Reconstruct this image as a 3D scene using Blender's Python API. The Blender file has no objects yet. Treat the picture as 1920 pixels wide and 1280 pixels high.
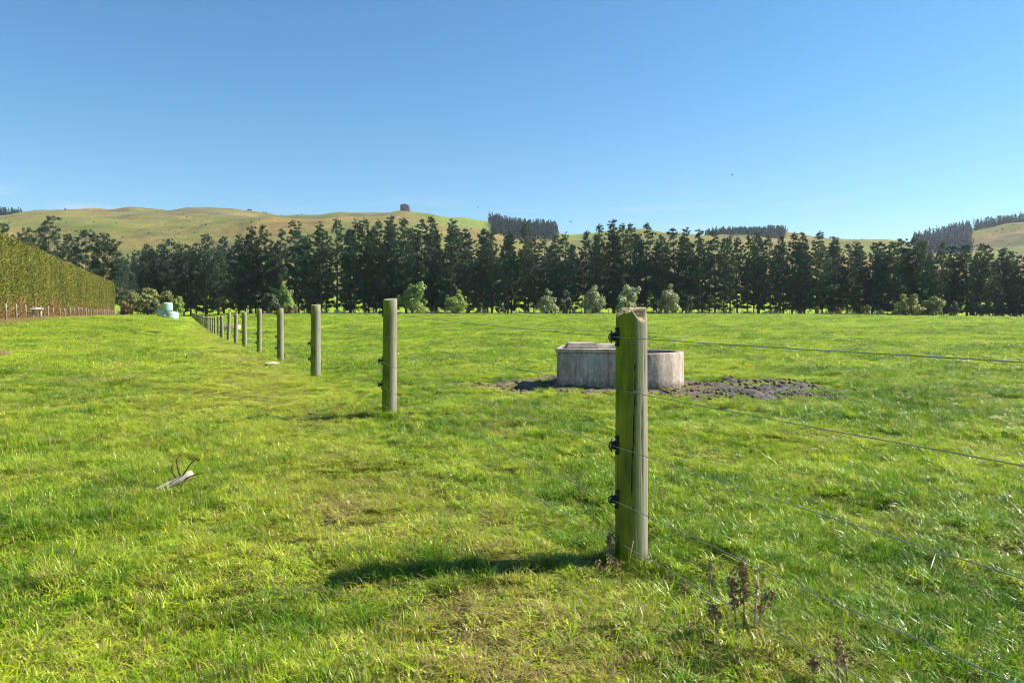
import bpy, bmesh, math, random
import numpy as np
from mathutils import Vector, Matrix

# ------------------------------------------------------------------ camera, sky, sun, exposure
F, HY, EYE = 1350.0, 584.0, 1.15          # focal length and horizon row in photo pixels, eye height in metres
scene = bpy.context.scene
cam_data = bpy.data.cameras.new('camera')
cam_data.sensor_width = 36.0
cam_data.lens = F / 1920.0 * 36.0
cam_data.shift_y = -(640.0 - HY) / 1920.0
cam_data.clip_start = 0.05
cam_data.clip_end = 9000.0
cam = bpy.data.objects.new('camera', cam_data)
scene.collection.objects.link(cam)
cam.location = (0, 0, EYE)
cam.rotation_euler = (math.radians(90), 0, 0)
scene.camera = cam

SUN_DIR = Vector((1.27, 0.25, 1.12)).normalized()
sun_el = math.asin(SUN_DIR.z)
sun_az = math.atan2(SUN_DIR.x, SUN_DIR.y)
world = bpy.data.worlds.new('World')
scene.world = world
world.use_nodes = True
wn = world.node_tree
bg = wn.nodes['Background']
sky = wn.nodes.new('ShaderNodeTexSky')
sky.sky_type = 'NISHITA'
sky.sun_disc = False
sky.sun_elevation = sun_el
sky.sun_rotation = sun_az
sky.altitude = 0
sky.air_density = 1.1
sky.dust_density = 0.15
sky.ozone_density = 6.5
sat = wn.nodes.new('ShaderNodeHueSaturation')
sat.inputs['Saturation'].default_value = 1.13
sat.inputs['Hue'].default_value = 0.490
wn.links.new(sky.outputs['Color'], sat.inputs['Color'])
wtc = wn.nodes.new('ShaderNodeTexCoord')
wsep = wn.nodes.new('ShaderNodeSeparateXYZ')
wn.links.new(wtc.outputs['Generated'], wsep.inputs[0])
wmap = wn.nodes.new('ShaderNodeMapping')
wmap.inputs['Scale'].default_value = (3.2, 3.2, 26.0)
wmap.inputs['Location'].default_value = (2.71, 0.28, 7.79)
wn.links.new(wtc.outputs['Generated'], wmap.inputs['Vector'])
wno = wn.nodes.new('ShaderNodeTexNoise')
wno.inputs['Scale'].default_value = 1.3
wno.inputs['Detail'].default_value = 5
wno.inputs['Roughness'].default_value = 0.55
wn.links.new(wmap.outputs['Vector'], wno.inputs['Vector'])
wr = wn.nodes.new('ShaderNodeMapRange')          # wisps of cloud lie low all round the horizon
wr.interpolation_type = 'SMOOTHSTEP'
for i_, v_ in ((1, 0.165), (2, 0.115), (3, 0.0), (4, 1.0)):
    wr.inputs[i_].default_value = v_
wn.links.new(wsep.outputs['Z'], wr.inputs[0])
wc = wn.nodes.new('ShaderNodeMapRange')
wc.interpolation_type = 'SMOOTHSTEP'
for i_, v_ in ((1, 0.52), (2, 0.74), (3, 0.0), (4, 0.75)):
    wc.inputs[i_].default_value = v_
wn.links.new(wno.outputs['Fac'], wc.inputs[0])
wm = wn.nodes.new('ShaderNodeMath')
wm.operation = 'MULTIPLY'
wn.links.new(wr.outputs[0], wm.inputs[0])
wn.links.new(wc.outputs[0], wm.inputs[1])
wmix = wn.nodes.new('ShaderNodeMix')
wmix.data_type = 'RGBA'
wn.links.new(wm.outputs[0], wmix.inputs[0])
wn.links.new(sat.outputs['Color'], wmix.inputs[6])
wmix.inputs[7].default_value = (4.6, 5.0, 5.4, 1)
wn.links.new(wmix.outputs[2], bg.inputs['Color'])
bg.inputs['Strength'].default_value = 0.069

sun_data = bpy.data.lights.new('sun', 'SUN')
sun_data.energy = 5.0
sun_data.angle = math.radians(0.53)
sun_data.color = (1.0, 0.94, 0.84)
sun = bpy.data.objects.new('sun', sun_data)
scene.collection.objects.link(sun)
sun.rotation_euler = SUN_DIR.to_track_quat('Z', 'Y').to_euler()
sun.location = (60, 0, 80)

vs = scene.view_settings
vs.view_transform = 'Standard'
vs.look = 'None'
vs.gamma = 1.0
vs.use_curve_mapping = False
vs.exposure = 1.22
scene.cycles.max_bounces = 4
scene.cycles.diffuse_bounces = 3
scene.cycles.glossy_bounces = 2
scene.cycles.transmission_bounces = 4
scene.cycles.volume_bounces = 0
scene.cycles.use_denoising = True
scene.cycles.filter_width = 1.05
scene.cycles.use_adaptive_sampling = True
scene.cycles.adaptive_threshold = 0.02

# ------------------------------------------------------------------ helpers
COL = scene.collection
rng = np.random.default_rng(7)
random.seed(7)


def link(o, parent=None):
    COL.objects.link(o)
    if parent is not None:
        o.parent = parent
    return o


def tag(o, label=None, cat=None, group=None, kind=None):
    if label:
        o['label'] = label
    if cat:
        o['category'] = cat
    if group:
        o['group'] = group
    if kind:
        o['kind'] = kind
    return o


def empty(name, loc=(0, 0, 0), rz=0.0, parent=None):
    o = bpy.data.objects.new(name, None)
    o.empty_display_size = 0.2
    o.location = loc
    o.rotation_euler = (0, 0, rz)
    return link(o, parent)


def tri_mesh(name, V, T, mat=None, smooth=False):
    """mesh from numpy vertices (n,3) and triangles (m,3)"""
    me = bpy.data.meshes.new(name)
    V = np.asarray(V, np.float32)
    T = np.asarray(T, np.int32)
    me.vertices.add(len(V))
    me.vertices.foreach_set('co', V.ravel())
    k = T.shape[1]
    me.loops.add(T.size)
    me.loops.foreach_set('vertex_index', T.ravel())
    me.polygons.add(len(T))
    me.polygons.foreach_set('loop_start', np.arange(0, T.size, k, dtype=np.int32))
    if smooth:
        me.polygons.foreach_set('use_smooth', np.ones(len(T), bool))
    me.update(calc_edges=True)
    me.validate()
    if mat:
        me.materials.append(mat)
    return me


def add_attr(me, name, vals, typ='FLOAT', dom='POINT'):
    a = me.attributes.new(name, typ, dom)
    a.data.foreach_set('vector' if typ == 'FLOAT_VECTOR' else 'value', np.asarray(vals).ravel())


def mobj(name, me, parent=None, loc=None):
    o = bpy.data.objects.new(name, me)
    if loc is not None:
        o.location = loc
    return link(o, parent)


def copy_tree(o, parent=None):
    c = o.copy()
    COL.objects.link(c)
    c.parent = parent
    for ch in o.children:
        copy_tree(ch, c)
    return c


class MB:
    """collects polygons for one mesh"""
    def __init__(self):
        self.v, self.f = [], []

    def box(self, c, s, rz=0.0, taper=1.0):
        cx, cy, cz = c
        sx, sy, sz = s[0] / 2, s[1] / 2, s[2] / 2
        b = len(self.v)
        ca, sa = math.cos(rz), math.sin(rz)
        for dz, k in ((-sz, 1.0), (sz, taper)):
            for dx, dy in ((-sx, -sy), (sx, -sy), (sx, sy), (-sx, sy)):
                x, y = dx * k, dy * k
                self.v.append((cx + x * ca - y * sa, cy + x * sa + y * ca, cz + dz))
        for q in ((0, 3, 2, 1), (4, 5, 6, 7), (0, 1, 5, 4), (1, 2, 6, 5), (2, 3, 7, 6), (3, 0, 4, 7)):
            self.f.append(tuple(b + i for i in q))

    def tube(self, pts, radii, n=6, cap=True):
        pts = [Vector(p) for p in pts]
        if not hasattr(radii, '__len__'):
            radii = [radii] * len(pts)
        b = len(self.v)
        prev = None
        for i, p in enumerate(pts):
            d = (pts[min(i + 1, len(pts) - 1)] - pts[max(i - 1, 0)]).normalized()
            if prev is None:
                a = d.orthogonal().normalized()
            else:
                a = (prev - d * prev.dot(d))
                a = a.normalized() if a.length > 1e-6 else d.orthogonal().normalized()
            prev = a
            c = d.cross(a)
            for k in range(n):
                t = 2 * math.pi * k / n
                self.v.append(tuple(p + (a * math.cos(t) + c * math.sin(t)) * radii[i]))
        for i in range(len(pts) - 1):
            for k in range(n):
                k2 = (k + 1) % n
                self.f.append((b + i * n + k, b + i * n + k2, b + (i + 1) * n + k2, b + (i + 1) * n + k))
        if cap:
            self.f.append(tuple(b + k for k in reversed(range(n))))
            e = b + (len(pts) - 1) * n
            self.f.append(tuple(e + k for k in range(n)))

    def lathe(self, prof, c=(0, 0, 0), n=16):
        b = len(self.v)
        for r, z in prof:
            for k in range(n):
                t = 2 * math.pi * k / n
                self.v.append((c[0] + r * math.cos(t), c[1] + r * math.sin(t), c[2] + z))
        for i in range(len(prof) - 1):
            for k in range(n):
                k2 = (k + 1) % n
                self.f.append((b + i * n + k, b + i * n + k2, b + (i + 1) * n + k2, b + (i + 1) * n + k))
        self.f.append(tuple(b + k for k in reversed(range(n))))
        e = b + (len(prof) - 1) * n
        self.f.append(tuple(e + k for k in range(n)))

    def mesh(self, name, mat=None, smooth=False, bevel=0.0):
        me = bpy.data.meshes.new(name)
        me.from_pydata(self.v, [], self.f)
        if bevel > 0:
            bm = bmesh.new()
            bm.from_mesh(me)
            bmesh.ops.bevel(bm, geom=list(bm.edges), offset=bevel, segments=2, affect='EDGES', clamp_overlap=True)
            bm.to_mesh(me)
            bm.free()
        if smooth:
            me.polygons.foreach_set('use_smooth', np.ones(len(me.polygons), bool))
        if mat:
            me.materials.append(mat)
        me.update()
        return me


def vnoise(x, y, seed=0):
    """smooth value noise in -1..1 on numpy arrays"""
    x = np.asarray(x, np.float64)
    y = np.asarray(y, np.float64)
    xi, yi = np.floor(x).astype(np.int64), np.floor(y).astype(np.int64)
    fx, fy = x - xi, y - yi
    fx, fy = fx * fx * (3 - 2 * fx), fy * fy * (3 - 2 * fy)

    def h(a, b):
        n = (a * 374761393 + b * 668265263 + seed * 982451653) & 0xffffffff
        n = ((n ^ (n >> 13)) * 1274126177) & 0xffffffff
        n = n ^ (n >> 16)
        return (n & 0xffff) / 32767.5 - 1.0
    return ((h(xi, yi) * (1 - fx) + h(xi + 1, yi) * fx) * (1 - fy) +
            (h(xi, yi + 1) * (1 - fx) + h(xi + 1, yi + 1) * fx) * fy)


def fbm(x, y, seed=0, oct=4):
    s, a, t = 0.0, 1.0, 0.0
    for i in range(oct):
        s = s + a * vnoise(x * 2 ** i, y * 2 ** i, seed + i)
        t += a
        a *= 0.5
    return s / t


def sstep(a, b, x):
    t = np.clip((x - a) / (b - a), 0, 1)
    return t * t * (3 - 2 * t)


def at(px, py, Y):
    return Vector(((px - 960) / F * Y, Y, EYE - (py - HY) / F * Y))


# ------------------------------------------------------------------ lie of the land
FX0, FK = 2.05, -0.4556                    # the wire fence: x = FX0 + FK * y
_Y = np.linspace(-100, 700, 3201)


def curve(ys, zs, soft):
    z = np.interp(_Y, ys, zs)
    k = np.hanning(int(soft / 0.25) | 1)
    return np.convolve(np.pad(z, len(k) // 2, mode='edge'), k / k.sum(), mode='valid')


Z_FENCE = curve([-100, 0, 3.3, 7.3, 11.3, 15.4, 19.4, 23.4, 27.4, 35, 47, 64, 88, 130, 205, 240, 300, 420, 700],
                [0, 0, 0, .09, .117, .08, .03, -.05, -.09, -.2, -.38, -.52, -.5, -.45, -.3, .3, 1.8, 6.5, 24], 5)
Z_LEFT = curve([-100, 0, 10, 30, 53, 100, 141, 205, 240, 300, 420, 700],
               [0, 0, .08, .32, .56, .42, .3, .3, .7, 1.9, 6.5, 24], 8)
Z_RIGHT = curve([-100, 0, 3.3, 7, 11, 30, 60, 110, 190, 205, 240, 300, 420, 700],
                [0, 0, 0, .05, .08, .02, .05, .28, .55, .6, .9, 2.0, 6.5, 24], 8)


PADJ = -float(0.036 * vnoise(np.array([.547 * 1.1]), np.array([3.3 * 1.1]), 3)[0] + 0.028 * vnoise(np.array([.547 * 2.7]), np.array([3.3 * 2.7]), 4)[0])


def gz(x, y, micro=True):
    x = np.asarray(x, np.float64)
    y = np.asarray(y, np.float64)
    v = x - (FX0 + FK * y)
    zf, zl, zr = np.interp(y, _Y, Z_FENCE), np.interp(y, _Y, Z_LEFT), np.interp(y, _Y, Z_RIGHT)
    wl, wr = sstep(-0.8, -6.5, v), sstep(0.8, 14, v)
    z = zf + (zl - zf) * wl + (zr - zf) * wr
    z = z - sstep(55, 140, x) * 1.15 * sstep(40, 180, y) * (1 - sstep(215, 300, y))
    if micro:
        near = 1 - sstep(30, 90, np.hypot(x, y))
        z = z + near * (0.036 * vnoise(x * 1.1, y * 1.1, 3) + 0.028 * vnoise(x * 2.7, y * 2.7, 4))
        z = z + (PADJ - .008) * np.exp(-(((x - .547) / .45) ** 2 + ((y - 3.3) / .55) ** 2))
        # worn rut along the lane side of the fence
        z = z - 0.05 * np.exp(-((v + 2.6 + 0.3 * vnoise(y * .25, 0 * y, 9)) / 0.28) ** 2) * sstep(10, 18, y)
    return z


def gz1(x, y, micro=True):
    return float(gz(np.array([x]), np.array([y]), micro)[0])


def fence_x(y):
    return FX0 + FK * y


def mud_mask(x, y):
    """1 inside the bare trampled ground round the near trough"""
    ex, ey = (x - 2.15) / 2.8, (y - 10.15 + 0.08 * (x - 2)) / 1.42
    n = 0.22 * vnoise(x * 2.2, y * 2.2, 21) + 0.16 * vnoise(x * 6, y * 6, 22)
    return sstep(1.12, 0.8, np.hypot(ex, ey) + n)


# ------------------------------------------------------------------ materials
def new_mat(name):
    m = bpy.data.materials.new(name)
    m.use_nodes = True
    nt = m.node_tree
    nt.nodes.clear()
    out = nt.nodes.new('ShaderNodeOutputMaterial')
    return m, nt, out


def N(nt, typ, **kw):
    n = nt.nodes.new(typ)
    for k, v in kw.items():
        if k in n.inputs.keys() if isinstance(k, str) else False:
            n.inputs[k].default_value = v
        else:
            setattr(n, k, v)
    return n


def noise(nt, scale, detail=4, rough=0.6, coord=None, vec_scale=None):
    n = nt.nodes.new('ShaderNodeTexNoise')
    n.inputs['Scale'].default_value = scale
    n.inputs['Detail'].default_value = detail
    n.inputs['Roughness'].default_value = rough
    if coord is not None:
        if vec_scale is not None:
            mp = nt.nodes.new('ShaderNodeMapping')
            mp.inputs['Scale'].default_value = vec_scale
            nt.links.new(coord, mp.inputs['Vector'])
            coord = mp.outputs['Vector']
        nt.links.new(coord, n.inputs['Vector'])
    return n.outputs['Fac']


def ramp(nt, fac, stops, interp='LINEAR'):
    r = nt.nodes.new('ShaderNodeValToRGB')
    r.color_ramp.interpolation = interp
    el = r.color_ramp.elements
    while len(el) < len(stops):
        el.new(0.5)
    for e, (p, c) in zip(el, stops):
        e.position = p
        e.color = (c[0], c[1], c[2], 1) if hasattr(c, '__len__') else (c, c, c, 1)
    nt.links.new(fac, r.inputs['Fac'])
    return r.outputs['Color']


def mix(nt, fac, a, b, blend='MIX'):
    m = nt.nodes.new('ShaderNodeMix')
    m.data_type = 'RGBA'
    m.blend_type = blend
    for s, val in ((m.inputs[0], fac), (m.inputs[6], a), (m.inputs[7], b)):
        if hasattr(val, 'links') or isinstance(val, bpy.types.NodeSocket):
            nt.links.new(val, s)
        elif hasattr(val, '__len__'):
            s.default_value = (val[0], val[1], val[2], 1)
        else:
            s.default_value = val
    return m.outputs[2]


def math_(nt, op, a, b=None, clamp=False):
    m = nt.nodes.new('ShaderNodeMath')
    m.operation = op
    m.use_clamp = clamp
    for i, val in enumerate((a, b)):
        if val is None:
            continue
        if isinstance(val, bpy.types.NodeSocket):
            nt.links.new(val, m.inputs[i])
        else:
            m.inputs[i].default_value = val
    return m.outputs[0]


def principled(nt, out, color, rough=0.8, spec=0.3, bump=None, bump_str=0.4, bump_dist=0.02):
    p = nt.nodes.new('ShaderNodeBsdfPrincipled')
    if isinstance(color, bpy.types.NodeSocket):
        nt.links.new(color, p.inputs['Base Color'])
    else:
        p.inputs['Base Color'].default_value = (*color, 1)
    if isinstance(rough, bpy.types.NodeSocket):
        nt.links.new(rough, p.inputs['Roughness'])
    else:
        p.inputs['Roughness'].default_value = rough
    p.inputs['Specular IOR Level'].default_value = spec
    if bump is not None:
        b = nt.nodes.new('ShaderNodeBump')
        b.inputs['Strength'].default_value = bump_str
        b.inputs['Distance'].default_value = bump_dist
        nt.links.new(bump, b.inputs['Height'])
        nt.links.new(b.outputs['Normal'], p.inputs['Normal'])
    nt.links.new(p.outputs['BSDF'], out.inputs['Surface'])
    return p


def attr(nt, name, typ='GEOMETRY'):
    a = nt.nodes.new('ShaderNodeAttribute')
    a.attribute_type = typ
    a.attribute_name = name
    return a


def leaf_shader(nt, out, color, translucent=0.35, rough=0.5, spec=0.4, tcol=None):
    p = nt.nodes.new('ShaderNodeBsdfPrincipled')
    nt.links.new(color, p.inputs['Base Color'])
    p.inputs['Roughness'].default_value = rough
    p.inputs['Specular IOR Level'].default_value = spec
    t = nt.nodes.new('ShaderNodeBsdfTranslucent')
    nt.links.new(tcol if tcol is not None else color, t.inputs['Color'])
    m = nt.nodes.new('ShaderNodeMixShader')
    m.inputs[0].default_value = translucent
    nt.links.new(p.outputs[0], m.inputs[1])
    nt.links.new(t.outputs[0], m.inputs[2])
    nt.links.new(m.outputs[0], out.inputs['Surface'])


def m_grass():
    m, nt, out = new_mat('grass_blade')
    geo = nt.nodes.new('ShaderNodeNewGeometry')
    tone = attr(nt, 'tone', 'INSTANCER').outputs['Fac']
    dry = attr(nt, 'dry', 'INSTANCER').outputs['Fac']
    br = attr(nt, 'brand').outputs['Fac']                    # per-blade random value
    loc = noise(nt, 7.0, 3, 0.6, geo.outputs['Position'])
    tn = math_(nt, 'ADD', tone, math_(nt, 'MULTIPLY', math_(nt, 'SUBTRACT', loc, 0.5), 0.9))
    tn = math_(nt, 'ADD', tn, math_(nt, 'MULTIPLY', math_(nt, 'SUBTRACT', br, 0.5), 0.5))
    green = ramp(nt, tn, [(0.0, (.05, .135, .006)), (0.28, (.145, .28, .008)), (0.6, (.29, .42, .012)), (0.9, (.49, .57, .03))])
    straw = ramp(nt, br, [(0, (.42, .33, .13)), (.5, (.30, .22, .08))])
    dd = math_(nt, 'GREATER_THAN', math_(nt, 'ADD', dry, math_(nt, 'MULTIPLY', math_(nt, 'SUBTRACT', loc, 0.55), 0.5)), br)
    col = mix(nt, dd, green, straw)
    leaf_shader(nt, out, col, 0.42, 0.35, 0.42)
    return m


def m_ground():
    m, nt, out = new_mat('pasture_ground')
    geo = nt.nodes.new('ShaderNodeNewGeometry')
    pos = geo.outputs['Position']
    dry = attr(nt, 'dry').outputs['Fac']
    far = attr(nt, 'far').outputs['Fac']
    n1 = noise(nt, 0.35, 5, 0.65, pos)
    n2 = noise(nt, 9.0, 5, 0.7, pos)
    soil = ramp(nt, n2, [(0.3, (.025, .030, .008)), (0.55, (.075, .088, .016)), (0.75, (.17, .165, .045))])
    grass = ramp(nt, n1, [(0.3, (.16, .26, .012)), (0.5, (.235, .34, .014)), (0.72, (.31, .37, .024))])
    fine = ramp(nt, noise(nt, 2.2, 6, 0.75, pos), [(0.3, .55), (0.7, 1.3)])
    grass = mix(nt, 1.0, grass, fine, 'MULTIPLY')
    col = mix(nt, far, soil, grass)
    straw = ramp(nt, n2, [(0.3, (.17, .10, .04)), (0.7, (.36, .25, .11))])
    col = mix(nt, dry, col, straw)
    principled(nt, out, col, 0.95, 0.1, n2, 0.5, 0.03)
    return m


def m_mud():
    m, nt, out = new_mat('trampled_mud')
    geo = nt.nodes.new('ShaderNodeNewGeometry')
    pos = geo.outputs['Position']
    wet = attr(nt, 'wet').outputs['Fac']
    n1 = noise(nt, 7, 6, 0.7, pos)
    n2 = noise(nt, 38, 5, 0.7, pos)
    drycol = ramp(nt, n1, [(0.3, (.075, .052, .032)), (0.5, (.145, .105, .068)), (0.7, (.23, .175, .12))])
    wetcol = ramp(nt, n2, [(0.3, (.035, .027, .021)), (0.7, (.125, .103, .083))])
    col = mix(nt, wet, drycol, wetcol)
    rough = ramp(nt, wet, [(0, .95), (1, .6)])
    principled(nt, out, col, rough, 0.22, n2, 0.8, 0.03)
    return m


def m_post():
    m, nt, out = new_mat('mossy_post_wood')
    tc = nt.nodes.new('ShaderNodeTexCoord')
    obj = tc.outputs['Object']
    info = nt.nodes.new('ShaderNodeObjectInfo')
    geo = nt.nodes.new('ShaderNodeNewGeometry')
    # damp side, away from the sun, carries the algae
    dot = nt.nodes.new('ShaderNodeVectorMath')
    dot.operation = 'DOT_PRODUCT'
    nt.links.new(geo.outputs['Normal'], dot.inputs[0])
    dot.inputs[1].default_value = (-0.88, -0.47, 0.0)
    grain = noise(nt, 14, 6, 0.7, obj, (1, 1, 0.06))
    blot = noise(nt, 9, 5, 0.65, obj, (1, 1, 0.35))
    fine = noise(nt, 90, 4, 0.7, obj, (1, 1, 0.03))
    a = math_(nt, 'ADD', dot.outputs['Value'], math_(nt, 'MULTIPLY', math_(nt, 'SUBTRACT', grain, 0.5), 0.75))
    wood = ramp(nt, fine, [(0.25, (.13, .105, .078)), (0.5, (.25, .215, .165)), (0.75, (.34, .30, .235))])
    wood = mix(nt, 1.0, wood, ramp(nt, grain, [(0.3, (.62, .6, .56)), (0.6, (1, 1, 1))]), 'MULTIPLY')
    moss = ramp(nt, blot, [(0.28, (.075, .095, .020)), (0.48, (.19, .215, .015)), (0.62, (.27, .29, .018)), (0.78, (.36, .36, .07))])
    moss = mix(nt, 0.75, moss, ramp(nt, fine, [(0.3, (.55, .58, .5)), (0.65, (1, 1, 1))]), 'MULTIPLY')
    grey = ramp(nt, grain, [(0.3, (.095, .12, .055)), (0.7, (.22, .24, .125))])
    sh = math_(nt, 'ADD', a, 0.25)
    side = ramp(nt, sh, [(0.06, 0.0), (0.20, 1.0)])
    full = ramp(nt, sh, [(0.42, 0.0), (0.78, 1.0)])
    col = mix(nt, side, wood, grey)
    col = mix(nt, full, col, moss)
    crack = attr(nt, 'crack').outputs['Fac']
    chip = attr(nt, 'chip').outputs['Fac']
    col = mix(nt, chip, col, ramp(nt, fine, [(0.3, (.22, .15, .08)), (0.7, (.47, .37, .23))]))
    col = mix(nt, crack, col, (.018, .018, .012))
    principled(nt, out, col, 0.85, 0.2, math_(nt, 'ADD', fine, grain), 0.7, 0.006)
    return m


def m_simple(name, cols, scale=8, rough=0.8, spec=0.3, bump=0.3, dist=0.01, vec=None):
    m, nt, out = new_mat(name)
    tc = nt.nodes.new('ShaderNodeTexCoord')
    n = noise(nt, scale, 6, 0.65, tc.outputs['Object'], vec)
    st = [(0.3 + 0.4 * i / max(1, len(cols) - 1), c) for i, c in enumerate(cols)]
    principled(nt, out, ramp(nt, n, st), rough, spec, n, bump, dist)
    return m


def m_concrete():
    m, nt, out = new_mat('weathered_concrete')
    tc = nt.nodes.new('ShaderNodeTexCoord')
    o = tc.outputs['Object']
    n1 = noise(nt, 3.2, 7, 0.7, o)
    n2 = noise(nt, 22, 6, 0.75, o)
    st = noise(nt, 7, 5, 0.7, o, (1, 1, 0.16))
    col = ramp(nt, n1, [(0.28, (.36, .28, .21)), (0.5, (.50, .415, .335)), (0.72, (.60, .52, .435))])
    col = mix(nt, 0.8, col, ramp(nt, n2, [(0.3, (.55, .53, .5)), (0.62, (1.05, 1.05, 1.05))]), 'MULTIPLY')
    col = mix(nt, 0.7, col, ramp(nt, st, [(0.36, (.36, .32, .28)), (0.6, (1.05, 1.05, 1.05))]), 'MULTIPLY')
    sep = nt.nodes.new('ShaderNodeSeparateXYZ')
    nt.links.new(o, sep.inputs[0])
    low = ramp(nt, math_(nt, 'ADD', sep.outputs['Z'], math_(nt, 'MULTIPLY', math_(nt, 'SUBTRACT', n2, .5), .3)), [(0.02, 1.0), (0.14, 0.0)])
    col = mix(nt, math_(nt, 'MULTIPLY', low, 0.75), col, (.085, .06, .042))
    principled(nt, out, col, 0.92, 0.2, n2, 0.6, 0.01)
    return m


def m_leaf(name, cols, trans=0.25, rough=0.5, spec=0.35, scale=0.8, rnd=0.35):
    """foliage: colour varies by clump and by individual tree"""
    m, nt, out = new_mat(name)
    tc = nt.nodes.new('ShaderNodeTexCoord')
    info = nt.nodes.new('ShaderNodeObjectInfo')
    n = noise(nt, scale, 4, 0.7, tc.outputs['Object'])
    br = attr(nt, 'brand').outputs['Fac']
    f = math_(nt, 'ADD', math_(nt, 'MULTIPLY', n, 0.6), math_(nt, 'MULTIPLY', br, 0.4))
    st = [(0.25 + 0.5 * i / max(1, len(cols) - 1), c) for i, c in enumerate(cols)]
    col = ramp(nt, f, st)
    hsv = nt.nodes.new('ShaderNodeHueSaturation')
    nt.links.new(col, hsv.inputs['Color'])
    v = math_(nt, 'ADD', math_(nt, 'MULTIPLY', info.outputs['Random'], rnd), 1.0 - rnd / 2)
    nt.links.new(v, hsv.inputs['Value'])
    leaf_shader(nt, out, hsv.outputs['Color'], trans, rough, spec)
    return m


def m_hedge():
    m, nt, out = new_mat('clipped_hedge_foliage')
    tc = nt.nodes.new('ShaderNodeTexCoord')
    o = tc.outputs['Object']
    br = attr(nt, 'brand').outputs['Fac']
    n = noise(nt, 0.7, 6, 0.75, o, (1, 1, 0.2))
    f = math_(nt, 'ADD', math_(nt, 'MULTIPLY', n, 0.8), math_(nt, 'MULTIPLY', br, 0.22))
    col = ramp(nt, f, [(0.32, (.06, .08, .020)), (0.46, (.145, .16, .032)), (0.58, (.235, .22, .042)), (0.7, (.33, .27, .07))])
    sep = nt.nodes.new('ShaderNodeSeparateXYZ')
    nt.links.new(o, sep.inputs[0])
    lowz = ramp(nt, math_(nt, 'DIVIDE', sep.outputs['Z'], 6.5), [(0.05, 1.0), (0.42, 0.42), (0.62, 0.0)])
    n2 = noise(nt, 0.16, 4, 0.7, o, (1, 1, 0.5))
    dead = ramp(nt, math_(nt, 'MULTIPLY', lowz, n2), [(0.22, 0.0), (0.36, 1.0)])
    dead = math_(nt, 'MULTIPLY', dead, ramp(nt, noise(nt, 1.6, 3, .6, o), [(0.35, .1), (0.55, 1.0)]))
    col = mix(nt, dead, col, ramp(nt, br, [(0, (.17, .095, .04)), (1, (.38, .24, .11))]))
    leaf_shader(nt, out, col, 0.25, 0.6, 0.25)
    return m


def m_hill():
    m, nt, out = new_mat('hill_pasture')
    geo = nt.nodes.new('ShaderNodeNewGeometry')
    pos = geo.outputs['Position']
    n1 = noise(nt, 0.006, 6, 0.65, pos)
    n2 = noise(nt, 0.05, 6, 0.75, pos, (1, .5, 1))
    n3 = noise(nt, 0.18, 4, 0.8, pos)
    col = ramp(nt, n1, [(0.38, (.125, .142, .032)), (0.5, (.185, .163, .048)), (0.62, (.25, .178, .060))])
    col = mix(nt, 0.75, col, ramp(nt, n2, [(0.3, (.52, .53, .5)), (0.62, (1.1, 1.08, 1.05))]), 'MULTIPLY')
    col = mix(nt, 0.6, col, ramp(nt, n3, [(0.33, (.45, .48, .45)), (0.55, (1, 1, 1))]), 'MULTIPLY')
    band = noise(nt, 0.012, 5, 0.7, pos, (1, 1, 14))
    col = mix(nt, 0.7, col, ramp(nt, band, [(0.36, (.66, .64, .60)), (0.5, (1, 1, 1)), (0.64, (1.12, 1.08, 1.0))]), 'MULTIPLY')
    rock = attr(nt, 'rocky').outputs['Fac']
    col = mix(nt, math_(nt, 'MULTIPLY', rock, ramp(nt, n3, [(0.46, 0.0), (0.56, 1.0)])), col, (.12, .115, .11))
    green = attr(nt, 'green').outputs['Fac']
    col = mix(nt, math_(nt, 'MULTIPLY', green, 0.8), col, (.16, .21, .035))
    principled(nt, out, col, 0.95, 0.1, n2, 0.6, 3.0)
    return m


MAT_GRASS = m_grass()
MAT_GROUND = m_ground()
MAT_MUD = m_mud()
MAT_POST = m_post()
MAT_CONC = m_concrete()
MAT_HILL = m_hill()
MAT_HEDGE = m_hedge()
MAT_BATTEN = m_simple('grey_weathered_timber', [(.10, .085, .07), (.24, .21, .175), (.36, .33, .28)], 20, .9, .2, .4, .004, (1, 1, .1))
MAT_WIRE = m_simple('galvanised_wire', [(.16, .17, .18), (.30, .31, .32)], 30, .45, .5, 0, .001)
MAT_WIRE.node_tree.nodes['Principled BSDF'].inputs['Metallic'].default_value = 0.6
MAT_BLACK = m_simple('black_plastic', [(.008, .008, .008), (.03, .028, .026)], 40, .5, .4, .3, .003)
MAT_WRAP = m_simple('mint_bale_wrap', [(.23, .37, .32), (.30, .44, .39), (.38, .51, .46)], 3, .35, .5, .5, .05, (1, 1, 3))
MAT_ROCK = m_simple('dark_grey_rock', [(.04, .045, .055), (.085, .085, .09), (.14, .13, .12)], .25, .95, .2, .8, 1.0)
MAT_STONE = m_simple('pale_stone', [(.28, .23, .17), (.5, .44, .35)], 18, .9, .2, .5, .01)
MAT_SOIL = m_simple('brown_soil', [(.07, .045, .025), (.16, .105, .06), (.22, .15, .09)], 30, .95, .1, .8, .02)
MAT_BARK = m_simple('pine_bark', [(.055, .042, .034), (.12, .092, .072), (.19, .155, .125)], 2.2, .95, .1, .6, .05, (1, 1, .3))
MAT_DRIFT = m_simple('bleached_wood', [(.20, .14, .09), (.46, .37, .27), (.62, .53, .41)], 38, .85, .2, .6, .004, (1, 1, 1))
MAT_TWIG = m_simple('brown_twig', [(.07, .045, .03), (.20, .12, .07)], 40, .9, .1, .3, .003)
MAT_WEED = m_simple('dead_brown_weed', [(.12, .078, .038), (.25, .17, .085), (.40, .29, .16)], 60, .9, .1, .3, .003)
MAT_STALK = m_simple('dry_pale_stalk', [(.25, .18, .11), (.46, .37, .26)], 60, .9, .1, .3, .002)
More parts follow.
